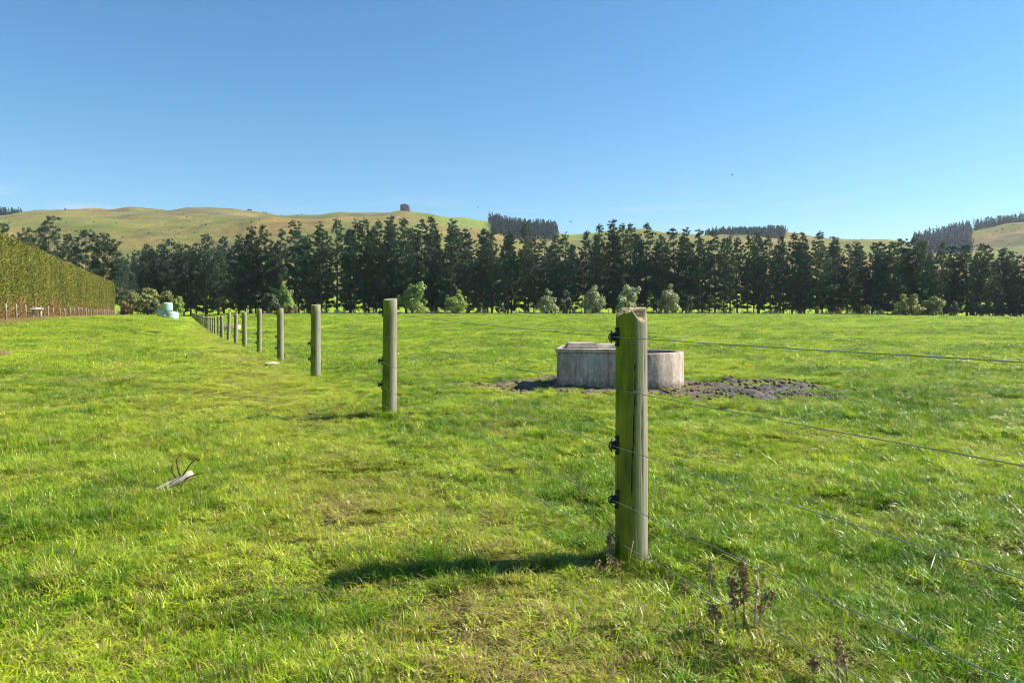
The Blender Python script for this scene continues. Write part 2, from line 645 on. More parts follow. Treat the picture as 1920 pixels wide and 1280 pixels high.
MAT_WATER = m_simple('trough_water', [(.02, .028, .022), (.03, .04, .03)], 3, .05, .5, .05, .005)
MAT_BIRD = m_simple('dark_feathers', [(.012, .012, .014), (.03, .03, .032)], 10, .7, .3, 0, .01)
MAT_WHITE = m_simple('white_paint', [(.62, .60, .56), (.80, .79, .76)], 10, .6, .3, .2, .01)
MAT_PINE = m_leaf('pine_needles', [(.014, .035, .025), (.040, .078, .048), (.115, .170, .095)], .18, .5, .35, .35, .5)
MAT_PINE2 = m_leaf('lighter_pine_needles', [(.018, .044, .025), (.056, .098, .046), (.145, .195, .090)], .2, .5, .35, .35, .5)
MAT_WOOD_FAR = m_leaf('plantation_needles', [(.016, .034, .024), (.030, .055, .038), (.052, .082, .055)], .12, .6, .2, .02, .2)
MAT_BUSH = m_leaf('pale_shrub_leaves', [(.16, .19, .085), (.28, .31, .14), (.42, .43, .22)], .25, .45, .45, 1.0, .25)
MAT_BUSHG = m_leaf('fresh_green_leaves', [(.11, .18, .035), (.22, .30, .055), (.34, .41, .09)], .3, .45, .45, 1.0, .25)
MAT_BUSHY = m_leaf('olive_shrub_leaves', [(.11, .125, .035), (.22, .235, .06), (.35, .34, .10)], .25, .5, .35, 1.0, .25)
MAT_BUSHD = m_leaf('dark_shrub_leaves', [(.03, .045, .022), (.065, .085, .038), (.11, .13, .06)], .2, .5, .35, 1.0, .3)
MAT_RUST = m_leaf('russet_leaves', [(.12, .07, .04), (.22, .13, .07), (.32, .2, .11)], .25, .6, .25, 1.0, .3)

# ------------------------------------------------------------------ the ground
def axis(lo, hi, n, core):
    t = np.linspace(-1, 1, n)
    s = np.sinh(t * 7.2)
    s = s / s.max()
    return np.where(s < 0, -s * lo, s * hi)


def dryness(x, y):
    v = x - fence_x(y)
    hed = sstep(-11.2, -13.2, v + 0.8 * vnoise(x * .35, y * .35, 31)) * sstep(20, 38, y) * (1 - sstep(150, 185, y))
    strip = 0.46 * np.exp(-((v + .85) / .75) ** 2) * (0.6 + 0.5 * vnoise(x * .7, y * .7, 33))
    spots = 0.4 * sstep(.45, .8, fbm(x * .45, y * .45, 35, 3))
    return np.clip(hed + strip + spots, 0, 1)


XS = axis(-3000, 3000, 330, 0)
YS = axis(-700, 3000, 360, 0) + 6.0
gx, gy = np.meshgrid(XS, YS)
zz = gz(gx, gy)
Vg = np.stack([gx, gy, zz], -1).reshape(-1, 3)
nx, ny = len(XS), len(YS)
idx = np.arange(nx * ny).reshape(ny, nx)
Tg = np.stack([idx[:-1, :-1], idx[:-1, 1:], idx[1:, 1:], idx[1:, :-1]], -1).reshape(-1, 4)
me = tri_mesh('paddock_ground', Vg, Tg, MAT_GROUND, True)
add_attr(me, 'dry', dryness(Vg[:, 0], Vg[:, 1]) * 0.9 * (.25 + .75 * sstep(14, 30, np.hypot(Vg[:, 0], Vg[:, 1]))))
add_attr(me, 'far', sstep(5, 24, np.hypot(Vg[:, 0], Vg[:, 1])))
tag(mobj('paddock_ground', me), 'grazed green pasture with a lane on the left of the fence', kind='structure')

# trampled earth round the trough
mx, my = np.meshgrid(np.arange(-1.8, 6.0, 0.03), np.arange(7.9, 12.6, 0.03))
mk = mud_mask(mx, my)
wet = sstep(2.1, 2.9, mx + .35 * vnoise(mx * 1.5, my * 1.5, 41)) * sstep(4.9, 4.0, mx) * sstep(11.3, 10.6, my + .2 * vnoise(mx * 2, my * 2, 44))
lump = (0.012 + 0.006 * wet) * vnoise(mx * 4, my * 4, 42) + (0.008 + 0.014 * wet) * vnoise(mx * 11, my * 11, 43) + (.006 + .012 * wet) * vnoise(mx * 15, my * 15, 45)
mz = gz(mx, my) - 0.06 + 0.066 * mk + lump * mk
Vm = np.stack([mx, my, mz], -1).reshape(-1, 3)
i2 = np.arange(mx.size).reshape(mx.shape)
Tm = np.stack([i2[:-1, :-1], i2[:-1, 1:], i2[1:, 1:], i2[1:, :-1]], -1).reshape(-1, 4)
keep = (mk.reshape(-1)[Tm] > 0.02).any(1)
me = tri_mesh('mud_patch', Vm, Tm[keep], MAT_MUD, True)
add_attr(me, 'wet', wet.reshape(-1))
tag(mobj('mud_patch', me), 'bare trampled mud around the near concrete trough', kind='structure')

# clods and stones trodden up out of the mud
r = np.random.default_rng(46)
n = 2600
cx_, cy_ = r.uniform(-1.2, 5.4, n), r.uniform(8.6, 11.8, n)
k = (mud_mask(cx_, cy_) > .45) & (r.random(n) < .35 + .65 * sstep(1.8, 3.2, cx_))
cx_, cy_ = cx_[k], cy_[k]
n = len(cx_)
oct_ = np.array([(1, 0, 0), (0, 1, 0), (-1, 0, 0), (0, -1, 0), (0, 0, 1), (.7, .7, .5), (-.7, -.6, .6), (0, 0, -1)], float)
oT = np.array([(0, 5, 4), (5, 1, 4), (1, 2, 4), (2, 6, 4), (6, 3, 4), (3, 0, 4), (0, 1, 5), (2, 3, 6), (0, 7, 1), (1, 7, 2), (2, 7, 3), (3, 7, 0)])
sz = r.uniform(.010, .032, n) * np.where(r.random(n) < .1, 1.7, 1)
V = oct_[None] * (sz[:, None, None] * r.uniform(.6, 1.3, (n, 8, 1))) * np.array([1, 1, .75])
an = r.uniform(0, 6.28, n)
V = np.stack([V[..., 0] * np.cos(an)[:, None] - V[..., 1] * np.sin(an)[:, None], V[..., 0] * np.sin(an)[:, None] + V[..., 1] * np.cos(an)[:, None], V[..., 2]], -1)
V = V + np.stack([cx_, cy_, gz(cx_, cy_) + .008], 1)[:, None]
me = tri_mesh('mud_clods', V.reshape(-1, 3), (oT[None] + 8 * np.arange(n)[:, None, None]).reshape(-1, 3), MAT_MUD)
wc_ = sstep(2.1, 2.9, cx_) * sstep(4.9, 4.2, cx_) * r.uniform(.3, 1, n)
add_attr(me, 'wet', np.repeat(wc_, 8))
tag(mobj('mud_clods', me), 'small clods and stones scattered over the trampled mud', 'clods', kind='stuff')

# ------------------------------------------------------------------ hills
RIDGE = np.array([(-1500, 440), (-900, 425), (-400, 412), (-150, 402), (0, 410), (40, 418), (100, 416), (150, 410), (200, 405), (250, 401.5), (280, 401), (310, 397.5),
                  (335, 398), (360, 404), (390, 403.5), (430, 399), (465, 395), (490, 397), (515, 402), (545, 408), (600, 408.5), (640, 405),
                  (660, 403.5), (690, 406), (715, 405), (740, 403.5), (780, 404), (810, 406), (840, 410), (880, 413), (900, 418), (915, 422),
                  (960, 430), (1040, 437), (1070, 440), (1100, 437), (1130, 439), (1170, 434), (1200, 437), (1230, 446), (1300, 452),
                  (1330, 446), (1400, 440), (1470, 447), (1500, 458), (1560, 463), (1600, 461), (1690, 459), (1720, 452), (1760, 440),
                  (1800, 434), (1830, 430), (1880, 424), (1920, 420), (2050, 412), (2400, 420), (3200, 440)], float)
RY = 1400.0


def hill_z(x, y):
    px = 960 + x / RY * F
    crest = EYE + (HY - np.interp(px, RIDGE[:, 0], RIDGE[:, 1])) / F * RY
    soft = EYE + (HY - (np.interp(px - 60, RIDGE[:, 0], RIDGE[:, 1]) + np.interp(px + 60, RIDGE[:, 0], RIDGE[:, 1]) + np.interp(px, RIDGE[:, 0], RIDGE[:, 1])) / 3) / F * RY
    s = np.clip((y - 480) / (RY - 480), 0, 1)
    b = np.clip((y - RY) / 900, 0, 1)
    base = soft + (crest - soft) * sstep(.55, 1.0, s)
    z = base * (0.35 * s + 0.65 * sstep(-0.15, 1.0, s)) * (1 - 0.8 * b ** 1.3)
    gully = fbm(x / 190.0, y / 240.0, 51, 4) * 20 * sstep(0, .25, s) * sstep(1.0, .8, s)
    return z + gully - 6 * (1 - sstep(0, .08, s)) + (1.6 * vnoise(x / 22, y / 22, 55) + 4.5 * vnoise(x / 70, y / 55, 56)) * sstep(.1, .4, s) * (1 - .75 * sstep(.9, 1, s))


hx, hy = np.meshgrid(np.arange(-2600, 2601, 9.0), np.concatenate([np.arange(460, 1500, 13.0), np.arange(1500, 2500, 60.0)]))
hz = hill_z(hx, hy)
Vh = np.stack([hx, hy, hz], -1).reshape(-1, 3)
i2 = np.arange(hx.size).reshape(hx.shape)
Th = np.stack([i2[:-1, :-1], i2[:-1, 1:], i2[1:, 1:], i2[1:, :-1]], -1).reshape(-1, 4)
me = tri_mesh('hills', Vh, Th, MAT_HILL, True)
hpx = 960 + F * Vh[:, 0] / Vh[:, 1]
rk = sstep(.1, .5, fbm(Vh[:, 0] / 120, Vh[:, 1] / 120, 61, 3)) * sstep(1050, 1350, Vh[:, 1])
add_attr(me, 'rocky', rk)
gr = sstep(780, 850, hpx) * sstep(1300, 1200, hpx) * sstep(1050, 1250, Vh[:, 1]) + .5 * sstep(.1, .5, fbm(Vh[:, 0] / 300, Vh[:, 1] / 200, 66, 2))
add_attr(me, 'green', np.clip(gr, 0, 1))
tag(mobj('hills', me), 'dry grassy hills along the horizon', kind='structure')


def hill_point(px, y):
    x = (px - 960) / F * y
    return Vector((x, y, float(hill_z(np.array([x]), np.array([y]))[0])))


# ------------------------------------------------------------------ foliage builders (numpy)
def unit(v):
    return v / np.maximum(np.linalg.norm(v, axis=-1, keepdims=True), 1e-9)


def needles(centers, outdir, size, n, r, width=0.28, spread=0.9):
    """n narrow triangles bursting from each centre; returns V, T and a random value per vertex"""
    m = len(centers)
    c = np.repeat(centers, n, 0)
    d = unit(np.repeat(outdir, n, 0) + spread * r.normal(size=(m * n, 3)))
    s = np.repeat(size, n) * r.uniform(.6, 1.15, m * n)
    side = unit(np.cross(d, r.normal(size=(m * n, 3))))
    c0 = c + d * (s * .05)[:, None] + r.normal(size=c.shape) * (s * .22)[:, None]
    w = (s * width)[:, None]
    V = np.stack([c0 + side * w * .5, c0 - side * w * .5, c0 + d * s[:, None]], 1).reshape(-1, 3)
    T = np.arange(len(V)).reshape(-1, 3)
    b = np.repeat(r.random(m), n) * .6 + r.random(m * n) * .4
    return V, T, np.repeat(b, 3)


def foliage_mesh(name, V, T, b, mat):
    me = tri_mesh(name, V, T, mat)
    if len(me.vertices) == len(b):
        add_attr(me, 'brand', b.astype(np.float32))
    return me


def make_pine(seed, H=22.0, cb=0.22, R=3.4, mat=None, top_open=0.5, dens=1.0, lean=0.0, puff=1.0, shape=.92):
    """a radiata pine standing at the origin: returns trunk mesh and crown mesh"""
    r = np.random.default_rng(seed)
    mb = MB()
    bend = r.normal(size=2) * 0.25 + np.array([lean, 0])
    def axis_at(t):
        return np.array([bend[0] * t * t + .12 * math.sin(5 * t + seed), bend[1] * t * t, t * H])
    ts = np.linspace(0, 0.97, 9)
    r0 = 0.0125 * H * r.uniform(.85, 1.15)
    mb.tube([axis_at(t) - np.array([0, 0, .5 if t == 0 else 0]) for t in ts], [r0 * (1.25 if t == 0 else 1) * (1 - .93 * t) for t in ts], 7)
    C, D, S = [], [], []
    t = cb
    lob = r.uniform(0, 2 * math.pi, 3)
    while t < 0.985:
        u = (t - cb) / (1 - cb)
        prof = (1 - u) ** shape * (0.72 + 0.28 * min(1, u / .2))
        nb = r.integers(3, 6)
        a0 = r.uniform(0, 6.28)
        for k in range(nb):
            if r.random() > (.70 + .2 * min(1, u / .35)) * dens + .06 * u:
                continue
            a = a0 + 6.28 * k / nb + r.normal() * .3
            L = R * prof * r.uniform(.5, 1.18) * (1 + .22 * math.cos(a - lob[0]) + .15 * math.cos(2 * a - lob[1] + 6 * u)) + .25
            up = r.uniform(.05, .42) + .75 * u
            base = axis_at(t)
            tip = base + np.array([math.cos(a) * L, math.sin(a) * L, L * up - .25])
            mid = (base + tip) / 2 - np.array([0, 0, .1 * L])
            mb.tube([base, mid, tip], [.028 + .012 * L, .02 + .006 * L, .012], 4, False)
            npf = max(1, int(round(L * 2.0 + r.uniform(-.3, .6))))
            for q in range(npf):
                f = 1.0 - .62 * q / max(npf, 1) * r.uniform(.8, 1.1)
                p = base * (1 - f) ** 2 + 2 * mid * f * (1 - f) + tip * f * f
                p = p + r.normal(size=3) * np.array([.32, .32, .16])
                pr_ = puff * r.uniform(.28, .48) * (1 - .5 * u) * (1.1 if q == 0 else .95)
                m_ = 11
                o3 = unit(r.normal(size=(m_, 3))) * (r.random((m_, 1)) ** .45) * pr_ * np.array([1.25, 1.25, .75])
                for o_ in o3:
                    C.append(p + o_)
                    D.append(o_ / pr_ * .8 + np.array([math.cos(a) * .35, math.sin(a) * .35, .75]))
                    S.append(r.uniform(.30, .56) * (1 - .2 * u))
        t += r.uniform(.55, 1.1) / H
    # leading shoot
    for q in range(int(10 * top_open) + 4):
        z = r.uniform(.93, 1.0)
        C.append(axis_at(z) + r.normal(size=3) * np.array([.16, .16, .1]))
        D.append(np.array([0, 0, 1.3]) + r.normal(size=3) * .4)
        S.append(r.uniform(.35, .6))
    # sparse twiggy growth below the crown
    for q in range(r.integers(4, 12)):
        z = r.uniform(.02, max(cb, .05))
        a = r.uniform(0, 6.28)
        L = r.uniform(.6, 1.7)
        b = axis_at(z)
        e = b + np.array([math.cos(a) * L, math.sin(a) * L, -.1 * L])
        mb.tube([b, e], [.03, .01], 3, False)
        if r.random() < .45:
            for w in range(3):
                C.append(e + r.normal(size=3) * .3); D.append(np.array([math.cos(a), math.sin(a), .3])); S.append(.5)
    C, D, S = np.array(C), unit(np.array(D)), np.array(S)
    V, T, b = needles(C, D, S, 8, r, .22, .6)
    return mb.mesh('trunk', MAT_BARK, True), foliage_mesh('crown', V, T, b, mat or MAT_PINE)


def make_bush(seed, mat, lobes=16, leaves=4200, w=1.0, h=1.0, leaf=.055, wind=0.0, stem=True):
    """rounded shrub of unit width and height standing at the origin"""
    r = np.random.default_rng(seed)
    d = unit(r.normal(size=(lobes, 3)))
    d[:, 2] = np.abs(d[:, 2]) * 1.3 - .42
    lc = d * np.array([.40 * w, .40 * w, .62 * h]) * r.uniform(.35, 1.1, (lobes, 1)) * (1 + .2 * np.sin(3 * np.arctan2(d[:, 1:2], d[:, :1]) + seed)) + np.array([0, 0, .31 * h])
    lc[:, 0] += wind * lc[:, 2]
    lr = r.uniform(.07, .19, lobes)
    k_ = lobes // 5
    lc[:k_] = (lc[:k_] - np.array([0, 0, .4 * h])) * r.uniform(1.05, 1.28, (k_, 1)) + np.array([0, 0, .4 * h])
    lr[:k_] *= .6
    which = r.integers(0, lobes, leaves)
    n = unit(r.normal(size=(leaves, 3)))
    n[:, 2] = np.where(r.random(leaves) < .6, np.abs(n[:, 2]), n[:, 2])
    P = lc[which] + n * (lr[which] * r.uniform(.35, 1.08, leaves) ** .6)[:, None]
    P[:, 2] = np.maximum(P[:, 2], .02)
    nn = unit(n + np.array([.15, 0, .25]) + .5 * r.normal(size=n.shape))
    a = unit(np.cross(nn, r.normal(size=n.shape)))
    b_ = np.cross(nn, a)
    s = (leaf * r.uniform(.6, 1.3, leaves))[:, None]
    V = np.stack([P + a * s, P - a * s * .5 + b_ * s * .62, P - a * s * .5 - b_ * s * .62], 1).reshape(-1, 3)
    T = np.arange(len(V)).reshape(-1, 3)
    br = np.repeat(r.random(lobes)[which] * .5 + .5 * r.random(leaves), 3)
    mb = MB()
    for k in range(5):
        e = lc[r.integers(0, lobes)]
        mb.tube([(r.normal() * .03, r.normal() * .03, -.05), (e[0] * .4, e[1] * .4, .2), tuple(e)], [.022, .015, .006], 5, False)
    return mb.mesh('stem', MAT_BARK, True), foliage_mesh('crown', V, T, br, mat)


# ------------------------------------------------------------------ far plantations on the hills
def make_wood(name, label, spots, hmin, hmax, seed):
    """one mass of far conifers; spots are ground points"""
    r = np.random.default_rng(seed)
    Vs, bs = [], []
    for p in spots:
        H = r.uniform(hmin, hmax)
        R = H * r.uniform(.22, .32)
        n = 84
        u = r.random(n) ** .8
        a = r.uniform(0, 6.28, n)
        rad = R * (1 - u) ** .8 * r.uniform(.5, 1.1, n)
        base = np.stack([np.cos(a) * rad * .35, np.sin(a) * rad * .35, (.06 + .9 * u) * H], 1)
        tip = np.stack([np.cos(a) * (rad + .7), np.sin(a) * (rad + .7), (.06 + .9 * u) * H + r.uniform(-.6, .9, n)], 1)
        side = np.stack([-np.sin(a), np.cos(a), r.normal(size=n) * .5], 1) * (H * .05)
        tip[0] = (0, 0, H * 1.03); base[0] = (0, 0, H * .88)
        side[0] = (H * .03, 0, 0)
        V = np.stack([base + side, base - side, tip], 1).reshape(-1, 3) + np.array(p)
        Vs.append(V)
        bs.append(np.full(n * 3, r.random()) * .7 + np.repeat(r.random(n), 3) * .3)
    V = np.concatenate(Vs)
    me = foliage_mesh(name, V, np.arange(len(V)).reshape(-1, 3), np.concatenate(bs), MAT_WOOD_FAR)
    return tag(mobj(name, me), label, 'wood', kind='stuff')


def wood_spots(px0, px1, y0, y1, step, seed, cond=None):
    r = np.random.default_rng(seed)
    out = []
    y = y0
    while y < y1:
        x = (px0 - 960) / F * y
        xe = (px1 - 960) / F * y
        while x < xe:
            xx, yy = x + r.normal() * step * .3, y + r.normal() * step * .3
            px = 960 + F * xx / yy
            z = float(hill_z(np.array([xx]), np.array([yy]))[0])
            py = HY - (z - EYE) / yy * F
            ed = min(px - px0, px1 - px) + 7 * float(vnoise(np.array([xx / 40]), np.array([yy / 40]), 58)[0])
            if ed > -2 + 5 * r.random() and (cond is None or cond(px, py)):
                out.append((xx, yy, z - .5))
            x += step
        y += step * 1.3
    return out


make_wood('pine_plantation', 'blue-green pine plantation on the hill to the right of the rock outcrop', wood_spots(918, 1046, 1080, 1410, 6.2, 1, lambda px, py: py < 470), 10, 23, 1)
make_wood('pine_plantation', 'pine plantation on the low ridge right of centre above the far pines', wood_spots(1322, 1474, 1150, 1405, 6, 2), 6, 15, 2)
make_wood('pine_plantation', 'dense pine plantation on the hillside at the right edge of the photo',
          wood_spots(1712, 1824, 1020, 1410, 6.2, 3) + wood_spots(1822, 2150, 1330, 1412, 6, 4), 9, 22, 3)
make_wood('pine_plantation', 'dark pine plantation on the hill at the left edge of the photo', wood_spots(-260, 38, 1250, 1408, 8, 5), 12, 20, 5)
make_wood('pine_plantation', 'blue-green woodland at the foot of the hills glimpsed through the pines', wood_spots(225, 470, 520, 640, 7, 6) + wood_spots(880, 1120, 560, 760, 7.5, 7), 10, 19, 6)

# scrub and tussock dotted over the hills
r = np.random.default_rng(59)
sx, sy = r.uniform(-1600, 1600, 9000), r.uniform(620, 1395, 9000)
k = fbm(sx / 110, sy / 150, 57, 4) + .25 * r.normal(size=9000) > .42
sx, sy = sx[k], sy[k]
C = np.stack([sx, sy, hill_z(sx, sy)], 1)
sz = r.uniform(.7, 2.0, len(C)) * np.where(r.random(len(C)) < .08, 2.2, 1)
V, T, b = needles(C, np.tile([0, 0, 1.0], (len(C), 1)), sz, 9, r, .75, .8)
tag(mobj('hill_scrub', foliage_mesh('hill_scrub', V, T, b, MAT_BUSHD)), 'dark scrub and tussock dotted over the dry hills', 'scrub', kind='stuff')

# rock outcrop on the skyline
p = hill_point(760, 1385)
bm = bmesh.new()
bmesh.ops.create_icosphere(bm, subdivisions=5, radius=1.0)
rr = np.array([v.co[:] for v in bm.verts])
dsp = fbm(rr[:, 0] * 1.6 + rr[:, 2] * 1.3, rr[:, 1] * 1.6 + rr[:, 2] * .7, 71, 4)
for v, d in zip(bm.verts, dsp):
    co = v.co
    m_ = max(abs(co.x), abs(co.y)) or 1
    sq = 1 / max(abs(co.x), abs(co.y), abs(co.z)) ** .55
    w = 9.6 + (1.6 if co.z < -.1 else 0) - (2.2 if co.z > .72 else 0)
    v.co = Vector((co.x * sq * w * (1 + .17 * d), co.y * sq * 10 * (1 + .17 * d), co.z * sq * 12.5 * (1 + .10 * d)))
me = bpy.data.meshes.new('rock_outcrop')
bm.to_mesh(me); bm.free()
me.materials.append(MAT_ROCK)
tag(mobj('rock_outcrop', me, None, (p.x, p.y, p.z + 9.0)), 'dark rock outcrop standing up on the hill skyline', 'rock')
for k, (px, yy, s, lab) in enumerate([(712, 1375, 6, 'small dark rock on the hill just left of the tall outcrop'), (468, 1385, 7, 'grey rocks on the highest hilltop left of the tall outcrop')]):
    o = mobj('hill_rock', me)
    q = hill_point(px, yy)
    o.location = q
    o.scale = (.5, .4, .24 + .06 * k)
    o.rotation_euler = (0, 0, 1.3 + k)
    tag(o, lab, 'rock')

# ------------------------------------------------------------------ the pines behind the paddock
PROTO = []
for k in range(9):
    R_ = [3.9, 4.5, 3.4, 4.8, 4.1, 3.7, 4.6, 5.2, 4.2][k]
    PROTO.append(make_pine(100 + k, 22.0, [.14, .10, .20, .08, .12, .22, .11, .07, .16][k], R_, MAT_PINE if k % 3 else MAT_PINE2, .5, [1, .95, .85, 1, .9, .8, 1, 1, .9][k]))
WIDE = [make_pine(200 + k, 20.0, [.14, .1, .18][k], [5.4, 6.0, 4.9][k], MAT_PINE2 if k == 1 else MAT_PINE, .3, 1.0, 0, 1.45, .7) for k in range(3)]
LOW = [make_pine(330 + k, 22.0, [.07, .05, .09][k], [4.6, 4.2, 5.0][k], MAT_PINE, .4, .95, 0, 1.1, .85) for k in range(3)]
FULL = [make_pine(300 + k, 20.0, [.05, .08, .04][k], [4.6, 4.2, 5.0][k], [MAT_PINE2, MAT_PINE, MAT_PINE2][k], .4, 1.05, 0, 1.1, .75) for k in range(3)]

ORD = ['first', 'second', 'third', 'fourth', 'fifth', 'sixth', 'seventh', 'eighth', 'ninth', 'tenth', 'eleventh', 'twelfth']


def place_pine(px, top, Y, proto, label, group, widen=1.0, protoH=22.0):
    x = (px - 960) / F * Y
    g = gz1(x, Y)
    h = EYE + (HY - top) / F * Y - g
    o = empty('pine_tree', (x, Y, g), random.uniform(0, 6.28))
    s = h / protoH
    o.scale = (s * widen, s * widen, s)
    mobj('trunk', proto[0], o)
    mobj('crown', proto[1], o)
    return tag(o, label, 'pine tree', group)


FRONT = [(258, 470), (275, 456), (297, 462), (317, 449), (345, 456), (368, 458), (386, 440), (411, 468), (448, 440), (470, 424), (491, 422), (526, 430), (554, 413), (578, 440),
         (600, 416), (632, 410), (665, 411), (684, 410), (705, 414), (735, 406), (762, 410), (790, 412), (811, 407), (849, 412), (877, 429),
         (904, 446), (922, 430), (952, 432), (985, 416), (1022, 446), (1042, 440), (1062, 436), (1096, 432), (1122, 421), (1152, 413),
         (1170, 420), (1182, 421), (1211, 420), (1240, 441), (1266, 428), (1287, 428), (1310, 431), (1340, 432), (1369, 442), (1402, 436),
         (1422, 434), (1444, 438), (1462, 441), (1485, 437), (1502, 437), (1532, 435), (1560, 445), (1589, 458), (1606, 454), (1635, 455),
         (1652, 453), (1676, 455), (1692, 448), (1710, 446), (1730, 452), (1765, 455), (1788, 459), (1812, 460), (1838, 458), (1855, 458),
         (1880, 467), (1897, 472), (1914, 478), (1940, 474), (1965, 470), (1990, 476)]
MARKS = [(260, 'the right end of the clipped hedge'), (512, 'the leafy green clump beside the fence'), (760, 'the one below the rock outcrop'), (985, 'the broad one right of that outcrop'),
         (1172, 'the pale bush behind the near fence post'), (1502, 'the gap in the hills'), (1720, 'the pair of rounded bushes')]
MARK_NAMES = {260: 'the end of the clipped hedge', 512: 'the leafy green bush beside the fence line', 773: 'the tall green bush', 1027: 'the grey-green bush left of the near post',
              1250: 'the pale bush right of the near post', 1698: 'the pair of rounded bushes'}
mk_px = sorted(MARK_NAMES)
counts = {}
for i, (px, top) in enumerate(FRONT):
    lo = [m for m in mk_px if m <= px]
    m = lo[-1] if lo else mk_px[0]
    counts[m] = counts.get(m, 0) + 1
    n = counts[m]
    words = ORD[n - 1] if n <= len(ORD) else {13: 'thirteenth', 14: 'fourteenth', 15: 'fifteenth', 16: 'sixteenth', 17: 'seventeenth', 18: 'eighteenth', 19: 'nineteenth', 20: 'twentieth'}[n]
    lab = f'front-row pine, {words} right of {MARK_NAMES[m]}'
    if px > 1640:
        pr, ph, wd = FULL[i % 3], 20.0, random.uniform(.85, 1.1)
    elif px < 420:
        pr, ph, wd = (WIDE[i % 3], 20.0, random.uniform(.68, .85))
    else:
        pr, ph, wd = PROTO[(i * 4 + i // 5) % 9], 22.0, random.uniform(.88, 1.15)
    place_pine(px, top, 200 + random.uniform(-4, 4), pr, lab, 'pines in the front row behind the paddock', wd, ph)

BACK = []
for row, Y in enumerate((210, 222)):
    px = 270 + 13 * row
    while px < 1990:
        tp = np.interp(px, [270, 470, 735, 985, 1030, 1152, 1400, 1600, 1900], [462, 440, 424, 432, 452, 436, 447, 462, 480])
        BACK.append((px, tp + random.uniform(-4, 16), Y + random.uniform(-2.5, 2.5)))
        px += random.uniform(30, 56)
for i, (px, tp, Y) in enumerate(BACK):
    place_pine(px, tp, Y, LOW[i % 3], 'pine in the rear rows half hidden behind the front pines', 'pines in the rear rows behind the paddock', random.uniform(.8, 1.05))

# big spreading pines behind the clipped hedge
for i, (px, top, Y, k, wd, lab) in enumerate([
        (5, 420, 150, 0, .85, 'dark spreading pine above the hedge at the left edge of the photo'),
        (50, 425, 168, 1, .8, 'rounded pine peeping over the hedge, second from the left edge'),
        (90, 407, 172, 2, .95, 'tallest spreading pine rising above the clipped hedge'),
        (128, 440, 182, 0, .8, 'small pine in the dip between two big pines above the hedge'),
        (160, 432, 176, 0, 1.0, 'broad bushy pine above the middle of the clipped hedge'),
        (196, 436, 170, 1, .95, 'broad leaning pine behind the far end of the hedge'),
        (228, 476, 168, 2, .9, 'dark pine beside the far end of the clipped hedge'),
        (246, 520, 174, 0, 1.0, 'low dark pine between the hedge end and the yellow-green bushes')]):
    place_pine(px, top, Y, WIDE[k], lab, 'spreading pines behind the hedge', wd, 20.0)

# ------------------------------------------------------------------ bushes
BUSHES = [
    (773, 60, 66, 184, MAT_BUSHG, 'tall bright green bush, the largest in front of the far pines', .0),
    (855, 50, 44, 184, MAT_BUSHG, 'rounded green bush right of the tallest bush by the far pines', .0),
    (1027, 54, 46, 184, MAT_BUSH, 'grey-green bush, leftmost of the four in a row near the front post', -.1),
    (1110, 46, 50, 184, MAT_BUSH, 'pale round bush, second of the four in a row near the front post', .05),
    (1173, 50, 58, 184, MAT_BUSH, 'pale wind-leaned bush seen above the top of the front post', .22),
    (1250, 50, 54, 184, MAT_BUSH, 'pale domed bush just right of the front post', .22),
    (1698, 52, 42, 178, MAT_BUSHY, 'left one of the two touching rounded bushes on the right', .1),
    (1743, 50, 42, 178, MAT_BUSHY, 'right one of the two touching rounded bushes on the right', .15),
    (1626, 20, 24, 182, MAT_BUSHY, 'small rounded shrub left of the two touching bushes', .0),
    (1651, 15, 16, 182, MAT_BUSHY, 'tiny shrub just left of the two touching bushes', .0),
    (1532, 10, 18, 184, MAT_RUST, 'small russet shrub at the foot of the right-hand pines', .0),
    (1572, 18, 16, 184, MAT_RUST, 'low tan shrub between the russet shrub and the small green one', .0),
    (1908, 20, 26, 205, MAT_BUSHY, 'yellowish shrub between trunks near the right edge', .0),
    (506, 44, 44, 172, MAT_BUSHD, 'dark green bush beside the fence line left of the bright one', .0),
    (536, 38, 52, 176, MAT_BUSHG, 'bright leafy bush behind the third nearest fence post', .0),
    (545, 22, 20, 170, MAT_RUST, 'low brownish shrub at the foot of the bright leafy bush', .0),
    (900, 22, 24, 186, MAT_BUSHD, 'small dark shrub under the pines left of the four bushes in a row', .0),
    (937, 20, 26, 186, MAT_BUSHD, 'upright dark shrub nearest the left of the four bushes in a row', .0),
    (1060, 34, 46, 190, MAT_BUSHD, 'dark shrub in the shade between the first two of four bushes', .0),
    (1292, 18, 40, 190, MAT_BUSHD, 'narrow upright shrub right of the four pale bushes', .0),
    (1790, 24, 34, 186, MAT_BUSHD, 'dark shrub right of the two touching rounded bushes', .0),
    (247, 44, 46, 160, MAT_BUSHY, 'olive bush nearest the end of the clipped hedge', .0),
    (278, 50, 54, 154, MAT_BUSHY, 'tall olive bush to the left of the wrapped bales', .0),
    (283, 30, 30, 148, MAT_BUSHD, 'low dark bush at the foot of the tall olive one by the bales', .0),
    (306, 46, 50, 160, MAT_BUSHY, 'olive bush directly behind the wrapped bales', .0),
    (330, 34, 42, 158, MAT_BUSHG, 'yellow-green bush just right of the wrapped bales', .0),
    (236, 22, 30, 158, MAT_RUST, 'brown dying shrub against the end of the clipped hedge', .0),
]
